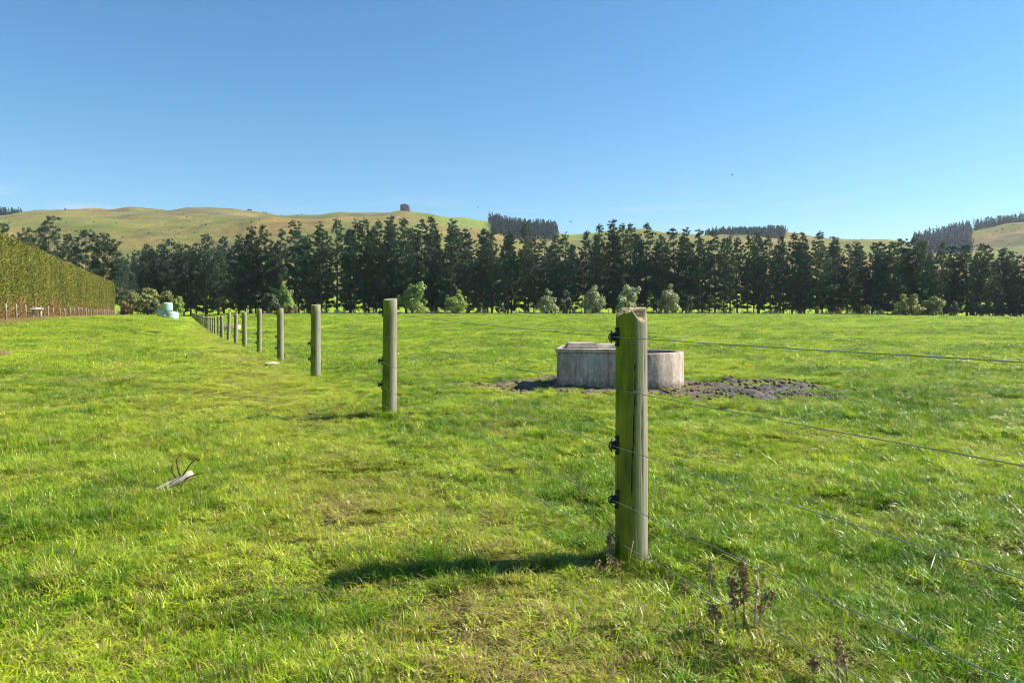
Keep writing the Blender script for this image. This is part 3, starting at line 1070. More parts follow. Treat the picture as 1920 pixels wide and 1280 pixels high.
for i, (px, w, h, Y, mat, lab, wind) in enumerate(BUSHES):
    x = (px - 960) / F * Y
    st, cr = make_bush(400 + i, mat, 46 if w > 30 else 16, 6500 if w > 30 else 2000, leaf=.036 if w > 30 else .06, wind=wind)
    o = empty('bush', (x, Y, gz1(x, Y) - .02), 0)
    W, Hh = w / F * Y * 1.02, h / F * Y * 1.05
    o.scale = (W, W, Hh)
    mobj('stem', st, o)
    mobj('crown', cr, o)
    tag(o, lab, 'bush', 'bushes in front of the pines')

# rank grass and low growth along the foot of the pines
r = np.random.default_rng(77)
n = 5200
px = r.uniform(470, 1960, n)
Yb = r.uniform(179, 193, n)
keep = vnoise(px / 28, Yb / 5, 78) > -.25
px, Yb = px[keep], Yb[keep]
xb = (px - 960) / F * Yb
C = np.stack([xb, Yb, gz(xb, Yb) + .1], 1)
V, T, b = needles(C, np.tile([0, 0, 1.0], (len(C), 1)), r.uniform(.3, .95, len(C)) * (.6 + .5 * vnoise(px / 20, Yb * 0, 79)), 6, r, .3, .5)
tag(mobj('undergrowth', foliage_mesh('undergrowth', V, T, b, MAT_BUSHD)), 'rank low growth along the foot of the far pines', 'undergrowth', kind='stuff')

# ------------------------------------------------------------------ clipped hedge on the left
HV, HH, HD = -15.7, 6.7, 3.2
fd = Vector((FK, 1, 0)).normalized()
fl = Vector((-fd.y, fd.x, 0))              # towards the lane side, left of the fence
ang = math.atan2(fd.y, fd.x)
hy0, hy1 = 26.0, 141.0
h0 = Vector((fence_x(hy0) + HV, hy0, 0))
h1 = Vector((fence_x(hy1) + HV, hy1, 0))
HL = (h1 - h0).length
hedge = empty('clipped_hedge', (h0.x, h0.y, 0), ang)
tag(hedge, 'tall clipped olive-green shelter hedge with brown dead patches along its foot', 'hedge')
# inner body of twigs: local x along the hedge, y away from the lane
r = np.random.default_rng(88)


def hedge_ground(lx, ly):
    X = h0.x + lx * fd.x - ly * fd.y
    Y = h0.y + lx * fd.y + ly * fd.x
    return gz(X, Y)


def hedge_surface(u, s):
    """u metres along, s metres round the section (front foot -> top -> back foot): position and outward normal, local"""
    rad = .9
    front = HH - rad
    arc = rad * math.pi / 2
    top = HD - 2 * rad
    y = np.zeros_like(s); z = np.zeros_like(s); ny = np.zeros_like(s); nz = np.zeros_like(s)
    a = s < front
    y[a], z[a], ny[a] = 0, s[a], -1
    b = (s >= front) & (s < front + arc)
    th = (s[b] - front) / rad
    y[b], z[b], ny[b], nz[b] = rad - rad * np.cos(th), front + rad * np.sin(th), -np.cos(th), np.sin(th)
    c = (s >= front + arc) & (s < front + arc + top)
    y[c], z[c], nz[c] = rad + s[c] - front - arc, HH, 1
    d = (s >= front + arc + top) & (s < front + 2 * arc + top)
    th = (s[d] - front - arc - top) / rad
    y[d], z[d], ny[d], nz[d] = HD - rad + rad * np.sin(th), front + rad * np.cos(th), np.sin(th), np.cos(th)
    e = s >= front + 2 * arc + top
    y[e], z[e], ny[e] = HD, front - (s[e] - front - 2 * arc - top), 1
    y = y + .16 * np.sin(z / HH * 3.14) * -1
    return y, z, ny, nz


per = 2 * (HH - .9) + .9 * math.pi + HD - 1.8
nu, nsn = 150, 26
uu, ss = np.meshgrid(np.linspace(.4, HL - .4, nu), np.linspace(0, per - .01, nsn))
y, z, ny_, nz_ = hedge_surface(uu.ravel(), ss.ravel())
u_ = uu.ravel()
ins = .3
Vb = np.stack([u_, y - ny_ * ins, np.maximum(z - nz_ * ins, 0) + hedge_ground(u_, y) - .1], 1)
i2 = np.arange(nu * nsn).reshape(nsn, nu)
Tb = np.stack([i2[:-1, :-1], i2[:-1, 1:], i2[1:, 1:], i2[1:, :-1]], -1).reshape(-1, 4)
me = tri_mesh('inner_growth', Vb, Tb, MAT_HEDGE, True)
cap = [tuple(i2[:, 0]), tuple(reversed(i2[:, -1]))]
bm = bmesh.new(); bm.from_mesh(me); bm.verts.ensure_lookup_table()
for c in cap:
    bm.faces.new([bm.verts[int(k)] for k in c])
bm.to_mesh(me); bm.free()
add_attr(me, 'brand', np.full(len(me.vertices), .15, np.float32))
mobj('inner_growth', me, hedge)
n = 190000
u_ = r.random(n) ** 1.0 * HL
u_ = np.where(r.random(n) < .05, HL - r.random(n) * .25, u_)
s_ = r.random(n) * (per * .72)
endcap = u_ > HL - .26
y, z, ny_, nz_ = hedge_surface(u_, s_)
y = np.where(endcap, r.random(n) * HD, y)
z = np.where(endcap, np.minimum(z, HH - .9 * np.clip(1 - np.minimum(y, HD - y) / .9, 0, 1)), z)
rel = .06 * vnoise(u_ * .8, z * .5, 90) + .06 * vnoise(u_ * 2.6, z * 1.2, 91)
dep = r.random(n) * -.22 + rel + .10 * vnoise(u_ * .3, z * .2, 95)
P = np.stack([u_, y + ny_ * dep, z + nz_ * dep + hedge_ground(u_, y)], 1)
nrm = np.stack([np.where(endcap, 1.0, 0), np.where(endcap, 0, ny_), nz_], 1)
dd = unit(np.stack([r.normal(size=n) * .45, ny_ * .5 + r.normal(size=n) * .2, r.normal(size=n) * .35 + .75], 1))
sd = unit(np.cross(dd, nrm + .8 * r.normal(size=(n, 3))))
L_ = r.uniform(.08, .22, n)[:, None]
W_ = r.uniform(.03, .065, n)[:, None]
V = np.stack([P + sd * W_, P - sd * W_, P + dd * L_], 1).reshape(-1, 3)
clump = np.clip(.5 + .5 * vnoise(u_ * 1.4, z * .55, 93), 0, 1)
me = foliage_mesh('foliage', V, np.arange(len(V)).reshape(-1, 3), np.repeat(.55 * clump + .45 * r.random(n), 3), MAT_HEDGE)
fo = mobj('foliage', me, hedge)
fo['kind'] = 'stuff'

# low stock fence along the hedge
hf = empty('hedge_fence', (fence_x(50) - 14.7, 50, gz1(fence_x(50) - 14.7, 50)))
tag(hf, 'low fence of thin grey posts along the foot of the clipped hedge', 'fence')
mb = MB()
mb.tube([(0, 0, -.3), (0, 0, .5), (.012, .008, 1.08)], [.05, .048, .044], 8)
pm = mb.mesh('fence_post', MAT_BATTEN, True)
hp = []
y = 38.0
k = 0
while y < 140:
    x = fence_x(y) - 14.7 + random.uniform(-.05, .05)
    o = mobj('fence_post', pm, hf)
    o.location = Vector((x, y, gz1(x, y))) - hf.location
    o.rotation_euler = (random.uniform(-.04, .04), random.uniform(-.04, .04), random.uniform(0, 6))
    s = random.uniform(.9, 1.15)
    o.scale = (s * 1.1, s * 1.1, s)
    hp.append(Vector((x, y, gz1(x, y))))
    y += random.uniform(2.9, 3.4)
for hgt in (.35, .65, .95):
    mb = MB()
    mb.tube([q + Vector((.08, -.03, hgt)) - hf.location for q in hp], .004, 3)
    mobj('wire', mb.mesh('wire', MAT_WIRE), hf)
# stout pair of posts with a white cap board
x, y = at(70, 597, 58.5).x, 58.5
g = gz1(x, y)
t = empty('capped_post', (x, y, g), .4)
tag(t, 'pair of stout timber posts with a white cap board by the hedge', 'post')
for dx in (-.28, .24):
    mb = MB(); mb.tube([(dx, 0, -.3), (dx, 0, .78)], [.10, .095], 9); mobj('post', mb.mesh('post', MAT_BATTEN, True), t)
mb = MB(); mb.box((-.02, 0, .82), (.85, .4, .07)); mb.box((.05, 0, .89), (.4, .34, .07), 0, .8)
mobj('cap_board', mb.mesh('cap_board', MAT_WHITE, False, .01), t)

# ------------------------------------------------------------------ wrapped bales
def bale_mesh(seed):
    r = np.random.default_rng(seed)
    prof = [(.02, 0), (.52, .0), (.62, .03), (.665, .12), (.675, .35), (.672, .6), (.675, .85), (.66, 1.06), (.61, 1.15), (.5, 1.18), (.02, 1.185)]
    mb = MB(); mb.lathe(prof, n=28)
    v = np.array(mb.v)
    a = np.arctan2(v[:, 1], v[:, 0])
    k = 1 + .025 * np.sin(3 * a + seed) + .018 * np.sin(7 * a + v[:, 2] * 4) + .012 * r.normal(size=len(v))
    v[:, 0] *= k; v[:, 1] *= k
    v[:, 2] += .015 * np.sin(4 * a)
    mb.v = [tuple(p) for p in v]
    return mb.mesh('silage_bale', MAT_WRAP, True)


BY = 101.0
for i, (px, dy, lvl, lab) in enumerate([(304.5, 0.2, 0, 'mint-green wrapped bale on the grass, left one of the bottom layer'),
                                        (320.5, -.6, 0, 'mint-green wrapped bale on the grass at the front right of the stack'),
                                        (325.5, 1.1, 0, 'mint-green wrapped bale peeping out at the right behind the front one'),
                                        (314, .25, 1, 'mint-green wrapped bale on top of the stack')]):
    y = BY + dy
    x = (px - 960) / F * y
    g0 = gz1((314 - 960) / F * BY, BY)
    o = mobj('silage_bale', bale_mesh(i + 3), None, (x, y, (gz1(x, y) - .03) if lvl == 0 else g0 + 1.10))
    o.rotation_euler = (random.uniform(-.03, .03), random.uniform(-.03, .03), i * 1.3)
    tag(o, lab, 'bale', 'wrapped bales stacked at the end of the lane')

# ------------------------------------------------------------------ concrete troughs
def make_trough(name, loc, rz, label, s=1.0, lids=True):
    t = empty(name, loc, rz)
    t.scale = (s, s, s)
    tag(t, label, 'trough')
    L, Wd, Hh, th, rc = 1.76, 1.12, .50, .075, .07
    def outline(off):
        pts = []
        R = Wd / 2 - off
        cx = L / 2 - Wd / 2
        for k in range(25):
            a = -math.pi / 2 + math.pi * k / 24
            pts.append((cx + R * math.cos(a), R * math.sin(a)))
        r2 = max(rc - off, .012)
        xl = -L / 2 + off
        for (cy, a0) in ((R - r2, math.pi / 2), (-R + r2, math.pi)):
            for k in range(6):
                a = a0 + math.pi / 2 * k / 5
                pts.append((xl + r2 + r2 * math.cos(a), cy + r2 * math.sin(a)))
        return pts
    rings = [(outline(-.012), -.12), (outline(-.008), .02), (outline(0), Hh - .015), (outline(.012), Hh), (outline(th - .012), Hh), (outline(th), Hh - .015), (outline(th + .02), .1)]
    mb = MB()
    n = len(rings[0][0])
    for pts, z in rings:
        mb.v += [(x, y, z + (.006 * math.sin(3 * x + 2 * y) if z > .3 else 0)) for x, y in pts]
    for i in range(len(rings) - 1):
        for k in range(n):
            k2 = (k + 1) % n
            mb.f.append((i * n + k, i * n + k2, (i + 1) * n + k2, (i + 1) * n + k))
    b = (len(rings) - 1) * n
    mb.f.append(tuple(b + k for k in range(n)))
    me = mb.mesh('basin', MAT_CONC, True)
    mobj('basin', me, t)
    mb = MB()
    mb.v = [(x, y, Hh - .10) for x, y in outline(th + .004)]
    mb.f = [tuple(range(n))]
    mobj('water', mb.mesh('water', MAT_WATER), t)
    if lids:
        # raised kerb slab and the two cover blocks of the ballcock chamber
        mb = MB(); mb.box((-.40, 0, Hh + .030), (.99, Wd + .02, .052)); mobj('cover_slab', mb.mesh('cover_slab', MAT_CONC, False, .008), t)
        mb = MB(); mb.box((-.56, -.16, Hh + .094), (.46, .46, .07), .12, .82); mobj('cover_block', mb.mesh('cover_block', MAT_CONC, False, .008), t)
        mb = MB(); mb.box((-.18, -.05, Hh + .084), (.40, .42, .05), -.15, .76); mobj('cover_block', mb.mesh('cover_block', MAT_CONC, False, .008), t)
    return t


ty = 10.35
tx = (1164 - 960) / F * ty
make_trough('water_trough', (tx, ty, gz1(tx, ty) - .01), math.radians(-8), 'weathered concrete water trough with a rounded end behind the nearest fence post')
ty2 = 61.0
tx2 = (431 - 960) / F * ty2
make_trough('water_trough', (tx2, ty2, gz1(tx2, ty2)), math.radians(8), 'small far-off concrete trough seen between the distant fence posts', 1.0, False)

# ------------------------------------------------------------------ the wire fence
STEP = 4.02
WH = [1.035, .795, .545, .300, .105]        # wire heights
INS = [0, 2, 3]                             # wires carried on insulators


def post_mesh(seed, near=False):
    r = np.random.default_rng(seed)
    nseg, nr = (96, 120) if near else (20, 10)
    H, R0 = 1.165, .0715
    zs = np.concatenate([[-.25], np.linspace(0, H, nr)])
    a = np.linspace(0, 2 * math.pi, nseg, endpoint=False)
    A, Z = np.meshgrid(a, zs)
    rad = R0 * (1.03 - .05 * Z / H) * (1 + .018 * np.sin(2 * A + seed) + .012 * np.sin(3 * A + 2 * seed))
    crack = np.zeros_like(A); chip = np.zeros_like(A)
    if near:
        rad = rad * (1 + .006 * vnoise(A * 9, Z * 2.2, 5) + .004 * vnoise(A * 24, Z * 3, 6))
        # long drying crack facing the camera
        ca = -1.62 + .22 * (Z - .55) + .07 * vnoise(Z * 5, Z * 0, 8) + .035 * vnoise(Z * 17, Z * 0, 17) + .03 * np.sin(9 * Z)
        wdt = .021 * sstep(.16, .45, Z) * sstep(1.02, .7, Z) * (1 + .5 * vnoise(Z * 14, Z * 0, 18)) + .006
        dlt = np.abs((A - 2 * math.pi) - ca)
        crack = np.clip(1.15 - dlt / wdt, 0, 1) * sstep(.12, .2, Z) * sstep(1.06, .95, Z)
        rad = rad - .018 * crack
        # smaller checks
        for c0, z0, z1 in ((-2.35, .55, 1.1), (-1.0, .35, .8), (-2.75, .1, .6), (-.7, .75, 1.1)):
            dl = np.abs((A - 2 * math.pi) - c0 - .05 * vnoise(Z * 6, Z * 0, int(abs(c0) * 10)))
            k = np.clip(1 - dl / .035, 0, 1) * sstep(z0, z0 + .1, Z) * sstep(z1, z1 - .1, Z)
            rad = rad - .005 * k
            crack = np.maximum(crack, .55 * k)
    x, y = rad * np.cos(A), rad * np.sin(A)
    z = Z.copy()
    if near:
        # broken top: high splinter on the right, worn shoulder on the left, chipped facet in front
        topz = H + .012 - .018 * sstep(.02, -.07, x) - .022 * sstep(-.035, -.075, x) + .02 * vnoise(x * 60, y * 60, 12) * .5
        topz = topz - .018 * sstep(.035, .0, x) * sstep(.03, -.05, y)
        sfr = .60 * x - .80 * y
        facet = H + .03 - np.clip((sfr - .047) * 2.8 + .03, 0, .2)
        z = np.minimum(z, np.minimum(topz, facet))
        chip = ((facet < topz) & (Z >= facet - .004)).astype(float)
        chip = np.maximum(chip, .8 * sstep(.012, .0, np.abs(Z - facet)) * (facet < H - .02))
        cut = sstep(H - .06, H, Z)
        x = x * (1 - .05 * cut * (np.abs(x) > .05))
    else:
        tilt = r.normal(size=2) * .12
        z = np.where(Z > H - .001, H + x * tilt[0] + y * tilt[1], z)
    V = np.stack([x, y, z], -1).reshape(-1, 3)
    n = len(zs)
    i2 = np.arange(n * nseg).reshape(n, nseg)
    Q = np.stack([i2[:-1], np.roll(i2[:-1], -1, 1), np.roll(i2[1:], -1, 1), i2[1:]], -1).reshape(-1, 4)
    # top cap, built in as shrinking rings
    rings = []
    Vl = [V]
    last = i2[-1]
    lv = V[last]
    cen = lv.mean(0)
    for k, f in enumerate((.93, .6, .25)):
        ring = cen + (lv - cen) * f
        ring[:, 2] = lv[:, 2] * (.5 + .5 * f) + cen[2] * (.5 - .5 * f) + (.004 if k == 0 else 0) + (.003 * r.normal(size=nseg) if near else 0)
        idx_ = np.arange(nseg) + sum(len(q) for q in Vl)
        Vl.append(ring)
        Q = np.concatenate([Q, np.stack([last, np.roll(last, -1), np.roll(idx_, -1), idx_], -1)])
        last = idx_
    V = np.concatenate(Vl)
    me = tri_mesh('fence_post', V, Q, MAT_POST, True)
    bm = bmesh.new(); bm.from_mesh(me); bm.verts.ensure_lookup_table()
    f = bm.faces.new([bm.verts[int(k)] for k in last]); f.smooth = True
    bm.to_mesh(me); bm.free()
    pad = len(V) - A.size
    add_attr(me, 'crack', np.concatenate([crack.ravel(), np.zeros(pad)]))
    add_attr(me, 'chip', np.concatenate([chip.ravel(), np.full(pad, .9 if near else .25)]))
    return me


def insulator_mesh():
    """claw insulator: back plate, stepped body, claw and pin; +x points away from the post"""
    mb = MB()
    mb.box((.006, 0, 0), (.014, .030, .105))
    mb.box((.010, 0, .046), (.022, .022, .014))
    mb.box((.010, 0, -.046), (.022, .020, .014))
    # ribbed barrel
    for x0, x1, r_ in ((.012, .024, .021), (.024, .029, .026), (.029, .036, .018), (.036, .041, .025), (.041, .050, .016)):
        b = MB(); b.lathe([(r_ * .9, x0), (r_, x0 + .002), (r_, x1 - .002), (r_ * .9, x1)], n=12)
        o = len(mb.v)
        mb.v += [(z, x, y) for x, y, z in b.v]
        mb.f += [tuple(o + k for k in f) for f in b.f]
    # the claw holding the wire
    mb.tube([(.040, -.012, -.016), (.054, -.012, -.022), (.066, -.010, -.010), (.067, -.008, .008), (.056, -.006, .018), (.044, -.004, .018)], [.006, .006, .0055, .005, .005, .005], 6)
    mb.tube([(.040, .012, .016), (.054, .012, .020), (.063, .010, .006), (.060, .008, -.008)], [.006, .006, .005, .005], 6)
    mb.tube([(.052, 0, -.036), (.052, 0, .040)], [.0035, .0035], 6)
    return mb.mesh('insulator', MAT_BLACK, True)


def staple_mesh():
    mb = MB()
    mb.tube([(-.004, 0, .012), (.006, 0, .011), (.009, 0, 0), (.006, 0, -.011), (-.004, 0, -.012)], .002, 5)
    return mb.mesh('staple', MAT_WIRE, True)


fence = empty('wire_fence', (fence_x(3.3), 3.3, 0))
tag(fence, 'electric wire fence with mossy round timber posts running away down the lane', 'fence')
P_NEAR = post_mesh(1, True)
P_MID = [post_mesh(10 + k) for k in range(4)]
ME_INS, ME_ST = insulator_mesh(), staple_mesh()
out_ang = math.atan2(fl.y, fl.x)
rr = random.Random(5)
bases = []
SEEN = [1190, 730, 592, 526, 486, 459, 442, 428.5, 416.5]      # where the nearest posts stand in the photo
for k in range(-1, 47):
    y = 3.3 + k * STEP + (rr.uniform(-.18, .18) if k > 1 else 0)
    jit = rr.uniform(-.03, .03)
    x = fence_x(y) + (jit if k > 0 else 0)
    if 0 < k < 9:
        y = 3.3 + k * STEP
        x = (SEEN[k] - 960) / F * y
    g = gz1(x, y)
    hs = 1.0 if k <= 0 else rr.uniform(.96, 1.04)
    if k == 1:
        hs = 1.0
    po = mobj('fence_post', P_NEAR if k == 0 else P_MID[k % 4], fence)
    po.location = Vector((x, y, g)) - fence.location
    ws = 1.0 if k == 0 else rr.uniform(.9, 1.06)
    po.scale = (ws, ws, hs)
    po.rotation_euler = (0, 0, 0) if k == 0 else (rr.uniform(-.02, .02), rr.uniform(-.02, .02) if k > 3 else rr.uniform(-.006, .006), rr.uniform(-.3, .3))
    if k == 0:
        po['label'] = 'nearest fence post with broken top, bright green moss and a long crack'
    bases.append(Vector((x, y, g)))
    if k > 30:
        continue
    for w in range(5):
        side = fl * (.071 * ws)
        if w in INS:
            it = mobj('insulator', ME_INS, po)
            it.location = (side.x / ws, side.y / ws, WH[w] / hs)
            it.rotation_euler = (rr.uniform(-.15, .15), 0, out_ang + rr.uniform(-.1, .1))
            it.scale = (.66, .66, .80)
        elif k < 12:
            it = mobj('staple', ME_ST, po)
            it.location = (side.x / ws, side.y / ws, WH[w] / hs)
            it.rotation_euler = (0, 0, out_ang)
for w in range(5):
    off = .034 + .071 if w in INS else .071 + .004
    pts = []
    for i, b in enumerate(bases):
        p0 = b + fl * off + Vector((0, 0, WH[w]))
        pts.append(p0 - fence.location)
        if i < len(bases) - 1:
            p1 = bases[i + 1] + fl * off + Vector((0, 0, WH[w]))
            for f in (.25, .5, .75):
                pts.append(p0.lerp(p1, f) - Vector((0, 0, .012 * 4 * f * (1 - f) * (1 + .4 * w))) - fence.location)
    mb = MB()
    mb.tube(pts, .0016, 5)
    mobj('wire', mb.mesh('wire', MAT_WIRE, True), fence)
# frayed tie on the second wire of the nearest post
mb = MB()
b0 = Vector((0, 0, .795)) + Vector((0, -.078, 0)) + Vector((.012, 0, 0))
for dx, dz in ((.03, .025), (-.012, .05), (.036, .008), (-.03, -.01)):
    mb.tube([b0, b0 + Vector((dx * .5, -.012, dz * .6)), b0 + Vector((dx, -.006, dz))], [.0016, .0012, .0008], 4)
tie = mobj('wire_tie', mb.mesh('wire_tie', MAT_WIRE), fence)
tie.location = bases[1] - fence.location

# boundary fence in front of the pines
bf = empty('boundary_fence', (0, 177, gz1(0, 177)))
tag(bf, 'thin post-and-wire boundary fence across the far side of the paddock', 'fence')
mb = MB(); mb.tube([(0, 0, -.3), (0, 0, 1.2)], [.055, .05], 6); bpm = mb.mesh('fence_post', MAT_BATTEN, True)
tops = []
px = 462.0
k = 0
while px < 1990:
    y = 177 + rr.uniform(-.1, .1)
    x = (px - 960) / F * y
    o = mobj('fence_post', bpm, bf)
    o.location = Vector((x, y, gz1(x, y))) - bf.location
    o.scale = (1.7, 1.7, rr.uniform(.95, 1.1)) if k % 4 else (2.3, 2.3, 1.15)
    tops.append(Vector((x, y, gz1(x, y))) - bf.location)
    px += 34.3 + rr.uniform(-2, 2)
    k += 1
for hgt in (.4, .75, 1.08):
    mb = MB(); mb.tube([q + Vector((0, -.06, hgt)) for q in tops], .006, 3); mobj('wire', mb.mesh('wire', MAT_WIRE), bf)

# wooden stock yard rails glimpsed on the boundary (short dark pickets)
yard = empty('picket_gate', at(628, 588, 176.2) * Vector((1, 1, 0)) if False else Vector(((632 - 960) / F * 176.2, 176.2, gz1((632 - 960) / F * 176.2, 176.2))))
tag(yard, 'short dark timber picket gate in the far boundary fence', 'gate')
for k in range(6):
    mb = MB(); mb.box((-.7 + .27 * k, 0, .55), (.16, .05, 1.1)); mobj('picket', mb.mesh('picket', MAT_BATTEN), yard)
mb = MB(); mb.box((0, .051, .3), (1.7, .05, .1)); mobj('rail', mb.mesh('rail', MAT_BATTEN), yard)
mb = MB(); mb.box((0, .051, .85), (1.7, .05, .1)); mobj('rail', mb.mesh('rail', MAT_BATTEN), yard)

# ------------------------------------------------------------------ small things on the grass
def ground_at(px, py):
    y = 3.0
    for _ in range(40):
        x = (px - 960) / F * y
        y2 = F * (EYE - gz1(x, y)) / (py - HY)
        y = .5 * y + .5 * y2
    x = (px - 960) / F * y
    return Vector((x, y, gz1(x, y)))


# bleached branch
b0 = ground_at(322, 918)
STICK = b0.copy()
br = empty('fallen_branch', b0, 0)
tag(br, 'short bleached branch with thin curved twigs lying on the lane grass', 'branch')
pp = lambda px, py, dy=0.0: at(px, py - 1, b0.y + dy) - b0 + Vector((0, 0, .022))
mb = MB()
mb.tube([pp(268, 934, -.06) + Vector((0, 0, .01)), pp(288, 928, -.03), pp(308, 920, 0), pp(335, 909, .03), pp(352, 899, .05), pp(361, 893, .06)], [.006, .011, .021, .026, .025, .018], 10)
mobj('stick', mb.mesh('stick', MAT_DRIFT, True), br)
for path in ([(330, 903), (323, 893), (322, 883), (325, 878)], [(338, 899), (333, 885), (331, 870), (335, 861)], [(343, 899), (352, 884), (360, 874), (374, 864)],
             [(345, 907), (358, 900), (370, 896), (384, 893)], [(278, 928), (272, 918), (269, 907)]):
    mb = MB()
    m = len(path)
    mb.tube([pp(x, y, .03 - .02 * i) for i, (x, y) in enumerate(path)], [.005 - .0028 * i / (m - 1) for i in range(m)], 5)
    mobj('twig', mb.mesh('twig', MAT_TWIG, True), br)


def rock_like(name, px, py, size, mat, label, cat, flat=.5, seed=0):
    q = ground_at(px, py)
    bm = bmesh.new()
    bmesh.ops.create_icosphere(bm, subdivisions=4, radius=1.0)
    co = np.array([v.co[:] for v in bm.verts])
    d = fbm(co[:, 0] * 1.5 + seed, co[:, 1] * 1.5 + co[:, 2], 80 + seed, 4)
    for v, k in zip(bm.verts, d):
        v.co = Vector((v.co.x * size[0], v.co.y * size[1], v.co.z * size[2])) * (1 + .32 * k)
    me = bpy.data.meshes.new(name)
    bm.to_mesh(me); bm.free()
    me.polygons.foreach_set('use_smooth', np.ones(len(me.polygons), bool))
    me.materials.append(mat)
    o = mobj(name, me, None, q + Vector((0, 0, size[2] * .35)))
    o.rotation_euler = (0, 0, seed)
    return tag(o, label, cat)


rock_like('flat_stone', 511, 683, (.15, .09, .035), MAT_STONE, 'flat pale stone on the grass at the foot of a fence post', 'stone', seed=1)
rock_like('soil_mound', 4, 668, (.17, .15, .10), MAT_SOIL, 'small brown soil mound at the left edge of the lane', 'mound', seed=2)
rock_like('small_stone', 377, 974, (.022, .016, .012), MAT_STONE, 'tiny tan pebble on the grass below the bleached branch', 'stone', seed=3)
rock_like('grass_clod', 162, 636, (.35, .2, .05), MAT_SOIL, 'low bare soil patch far down the lane towards the hedge', 'mound', seed=4)


def weed(px, py, h, label, seed, stalks, seedy=True, mat=None):
    q = ground_at(px, py)
    r = np.random.default_rng(seed)
    t = empty('dead_weed', q, 0)
    tag(t, label, 'weed', 'dead weeds along the fence foot')
    for (dx, dy, hh, lean, dense) in stalks:
        hh *= h
        base = Vector((dx, dy, -.01))
        pts = [base, base + Vector((lean * .3 * hh, 0, hh * .5)), base + Vector((lean * hh, r.normal() * .02, hh))]
        mb = MB(); mb.tube(pts, [.0035, .003, .002], 5)
        mobj('stalk', mb.mesh('stalk', MAT_STALK if dense < 1 else MAT_WEED, True), t)
        if dense > .05:
            n = int(90 * dense)
            f = r.uniform(.42, 1.0, n)
            P = np.array([[base.x + lean * hh * k * k, base.y, hh * k] for k in f]) + r.normal(size=(n, 3)) * np.array([.0085, .0085, .008]) * (1.2 - .5 * (f[:, None] - .42))
            nn = unit(r.normal(size=(n, 3)))
            V, T, b = needles(P, nn, np.full(n, .010), 4, r, .8, .8)
            me = tri_mesh('seed_head', V, T, MAT_WEED)
            mobj('seed_head', me, t)
    return t


weed(1402, 1185, .25, 'tall brown dead dock with clustered seed heads right of the nearest post', 3, [(0.02, 0, .95, .13, .3), (-.005, .02, .96, -.03, 1.9), (-.03, .03, .7, -.12, 1.1), (.04, .03, .55, .5, .7), (-.10, .0, .4, -.25, .6)])
weed(1330, 1130, .17, 'thin brown dead stems left of the tall dead dock', 4, [(0, 0, 1.0, .05, .45), (.09, 0, .8, .1, .3), (-.09, .02, .5, -.1, .3)])
weed(1178, 1075, .16, 'pale bent dry stalk leaning on the foot of the nearest post', 5, [(0, 0, 1.0, .12, .01), (-.02, 0, .55, -.8, .01), (.03, -.02, .5, .9, .01)])
weed(1142, 1085, .10, 'low reddish dead stems just left of the nearest post foot', 6, [(0, 0, 1, 0, .5), (.03, .01, .8, .1, .4), (-.03, .02, .7, -.2, .3)])
weed(1572, 1290, .16, 'forked brown dead stalk at the bottom edge of the photo', 7, [(0, 0, 1, -.05, .3), (.03, 0, .95, -.15, .2), (-.06, .02, .5, -.1, .7)])
weed(1140, 1062, .15, 'dark dead stems in the shadow at the nearest post foot', 8, [(0, 0, 1, .1, .6), (.02, .03, .9, -.1, .6)])

# birds
for px, py, Y, rz, lab in ((1070, 416, 60, .4, 'small dark bird in flight just above the hills right of centre'),
                           (1373, 328, 75, 1.2, 'tiny dark bird high in the sky on the right'),
                           (896, 389, 90, .9, 'tiny far bird in the sky right of the rock outcrop')):
    q = at(px, py, Y)
    t = empty('flying_bird', q, rz)
    tag(t, lab, 'bird')
    mb = MB(); mb.tube([(0, -.10, 0), (0, -.07, .005), (0, 0, .006), (0, .08, 0), (0, .15, 0)], [.006, .022, .028, .016, .006], 8)
    mobj('body', mb.mesh('body', MAT_BIRD, True), t)
    for s in (-1, 1):
        mb = MB()
        mb.v = [(0, -.04, .012), (0, .06, .012), (s * .10, .05, .06), (s * .10, -.05, .06), (s * .24, .07, .03), (s * .22, .0, .03),
                (0, -.04, .004), (0, .06, .004), (s * .10, .05, .053), (s * .10, -.05, .053), (s * .24, .07, .027), (s * .22, .0, .027)]
        mb.f = [(0, 1, 2, 3), (3, 2, 4, 5), (9, 8, 7, 6), (11, 10, 8, 9), (0, 3, 9, 6), (3, 5, 11, 9), (5, 4, 10, 11), (4, 2, 8, 10), (2, 1, 7, 8)]
        mobj('wing', mb.mesh('wing', MAT_BIRD), t)

# ------------------------------------------------------------------ grass
PROTO_COL = bpy.data.collections.new('grass_tufts')


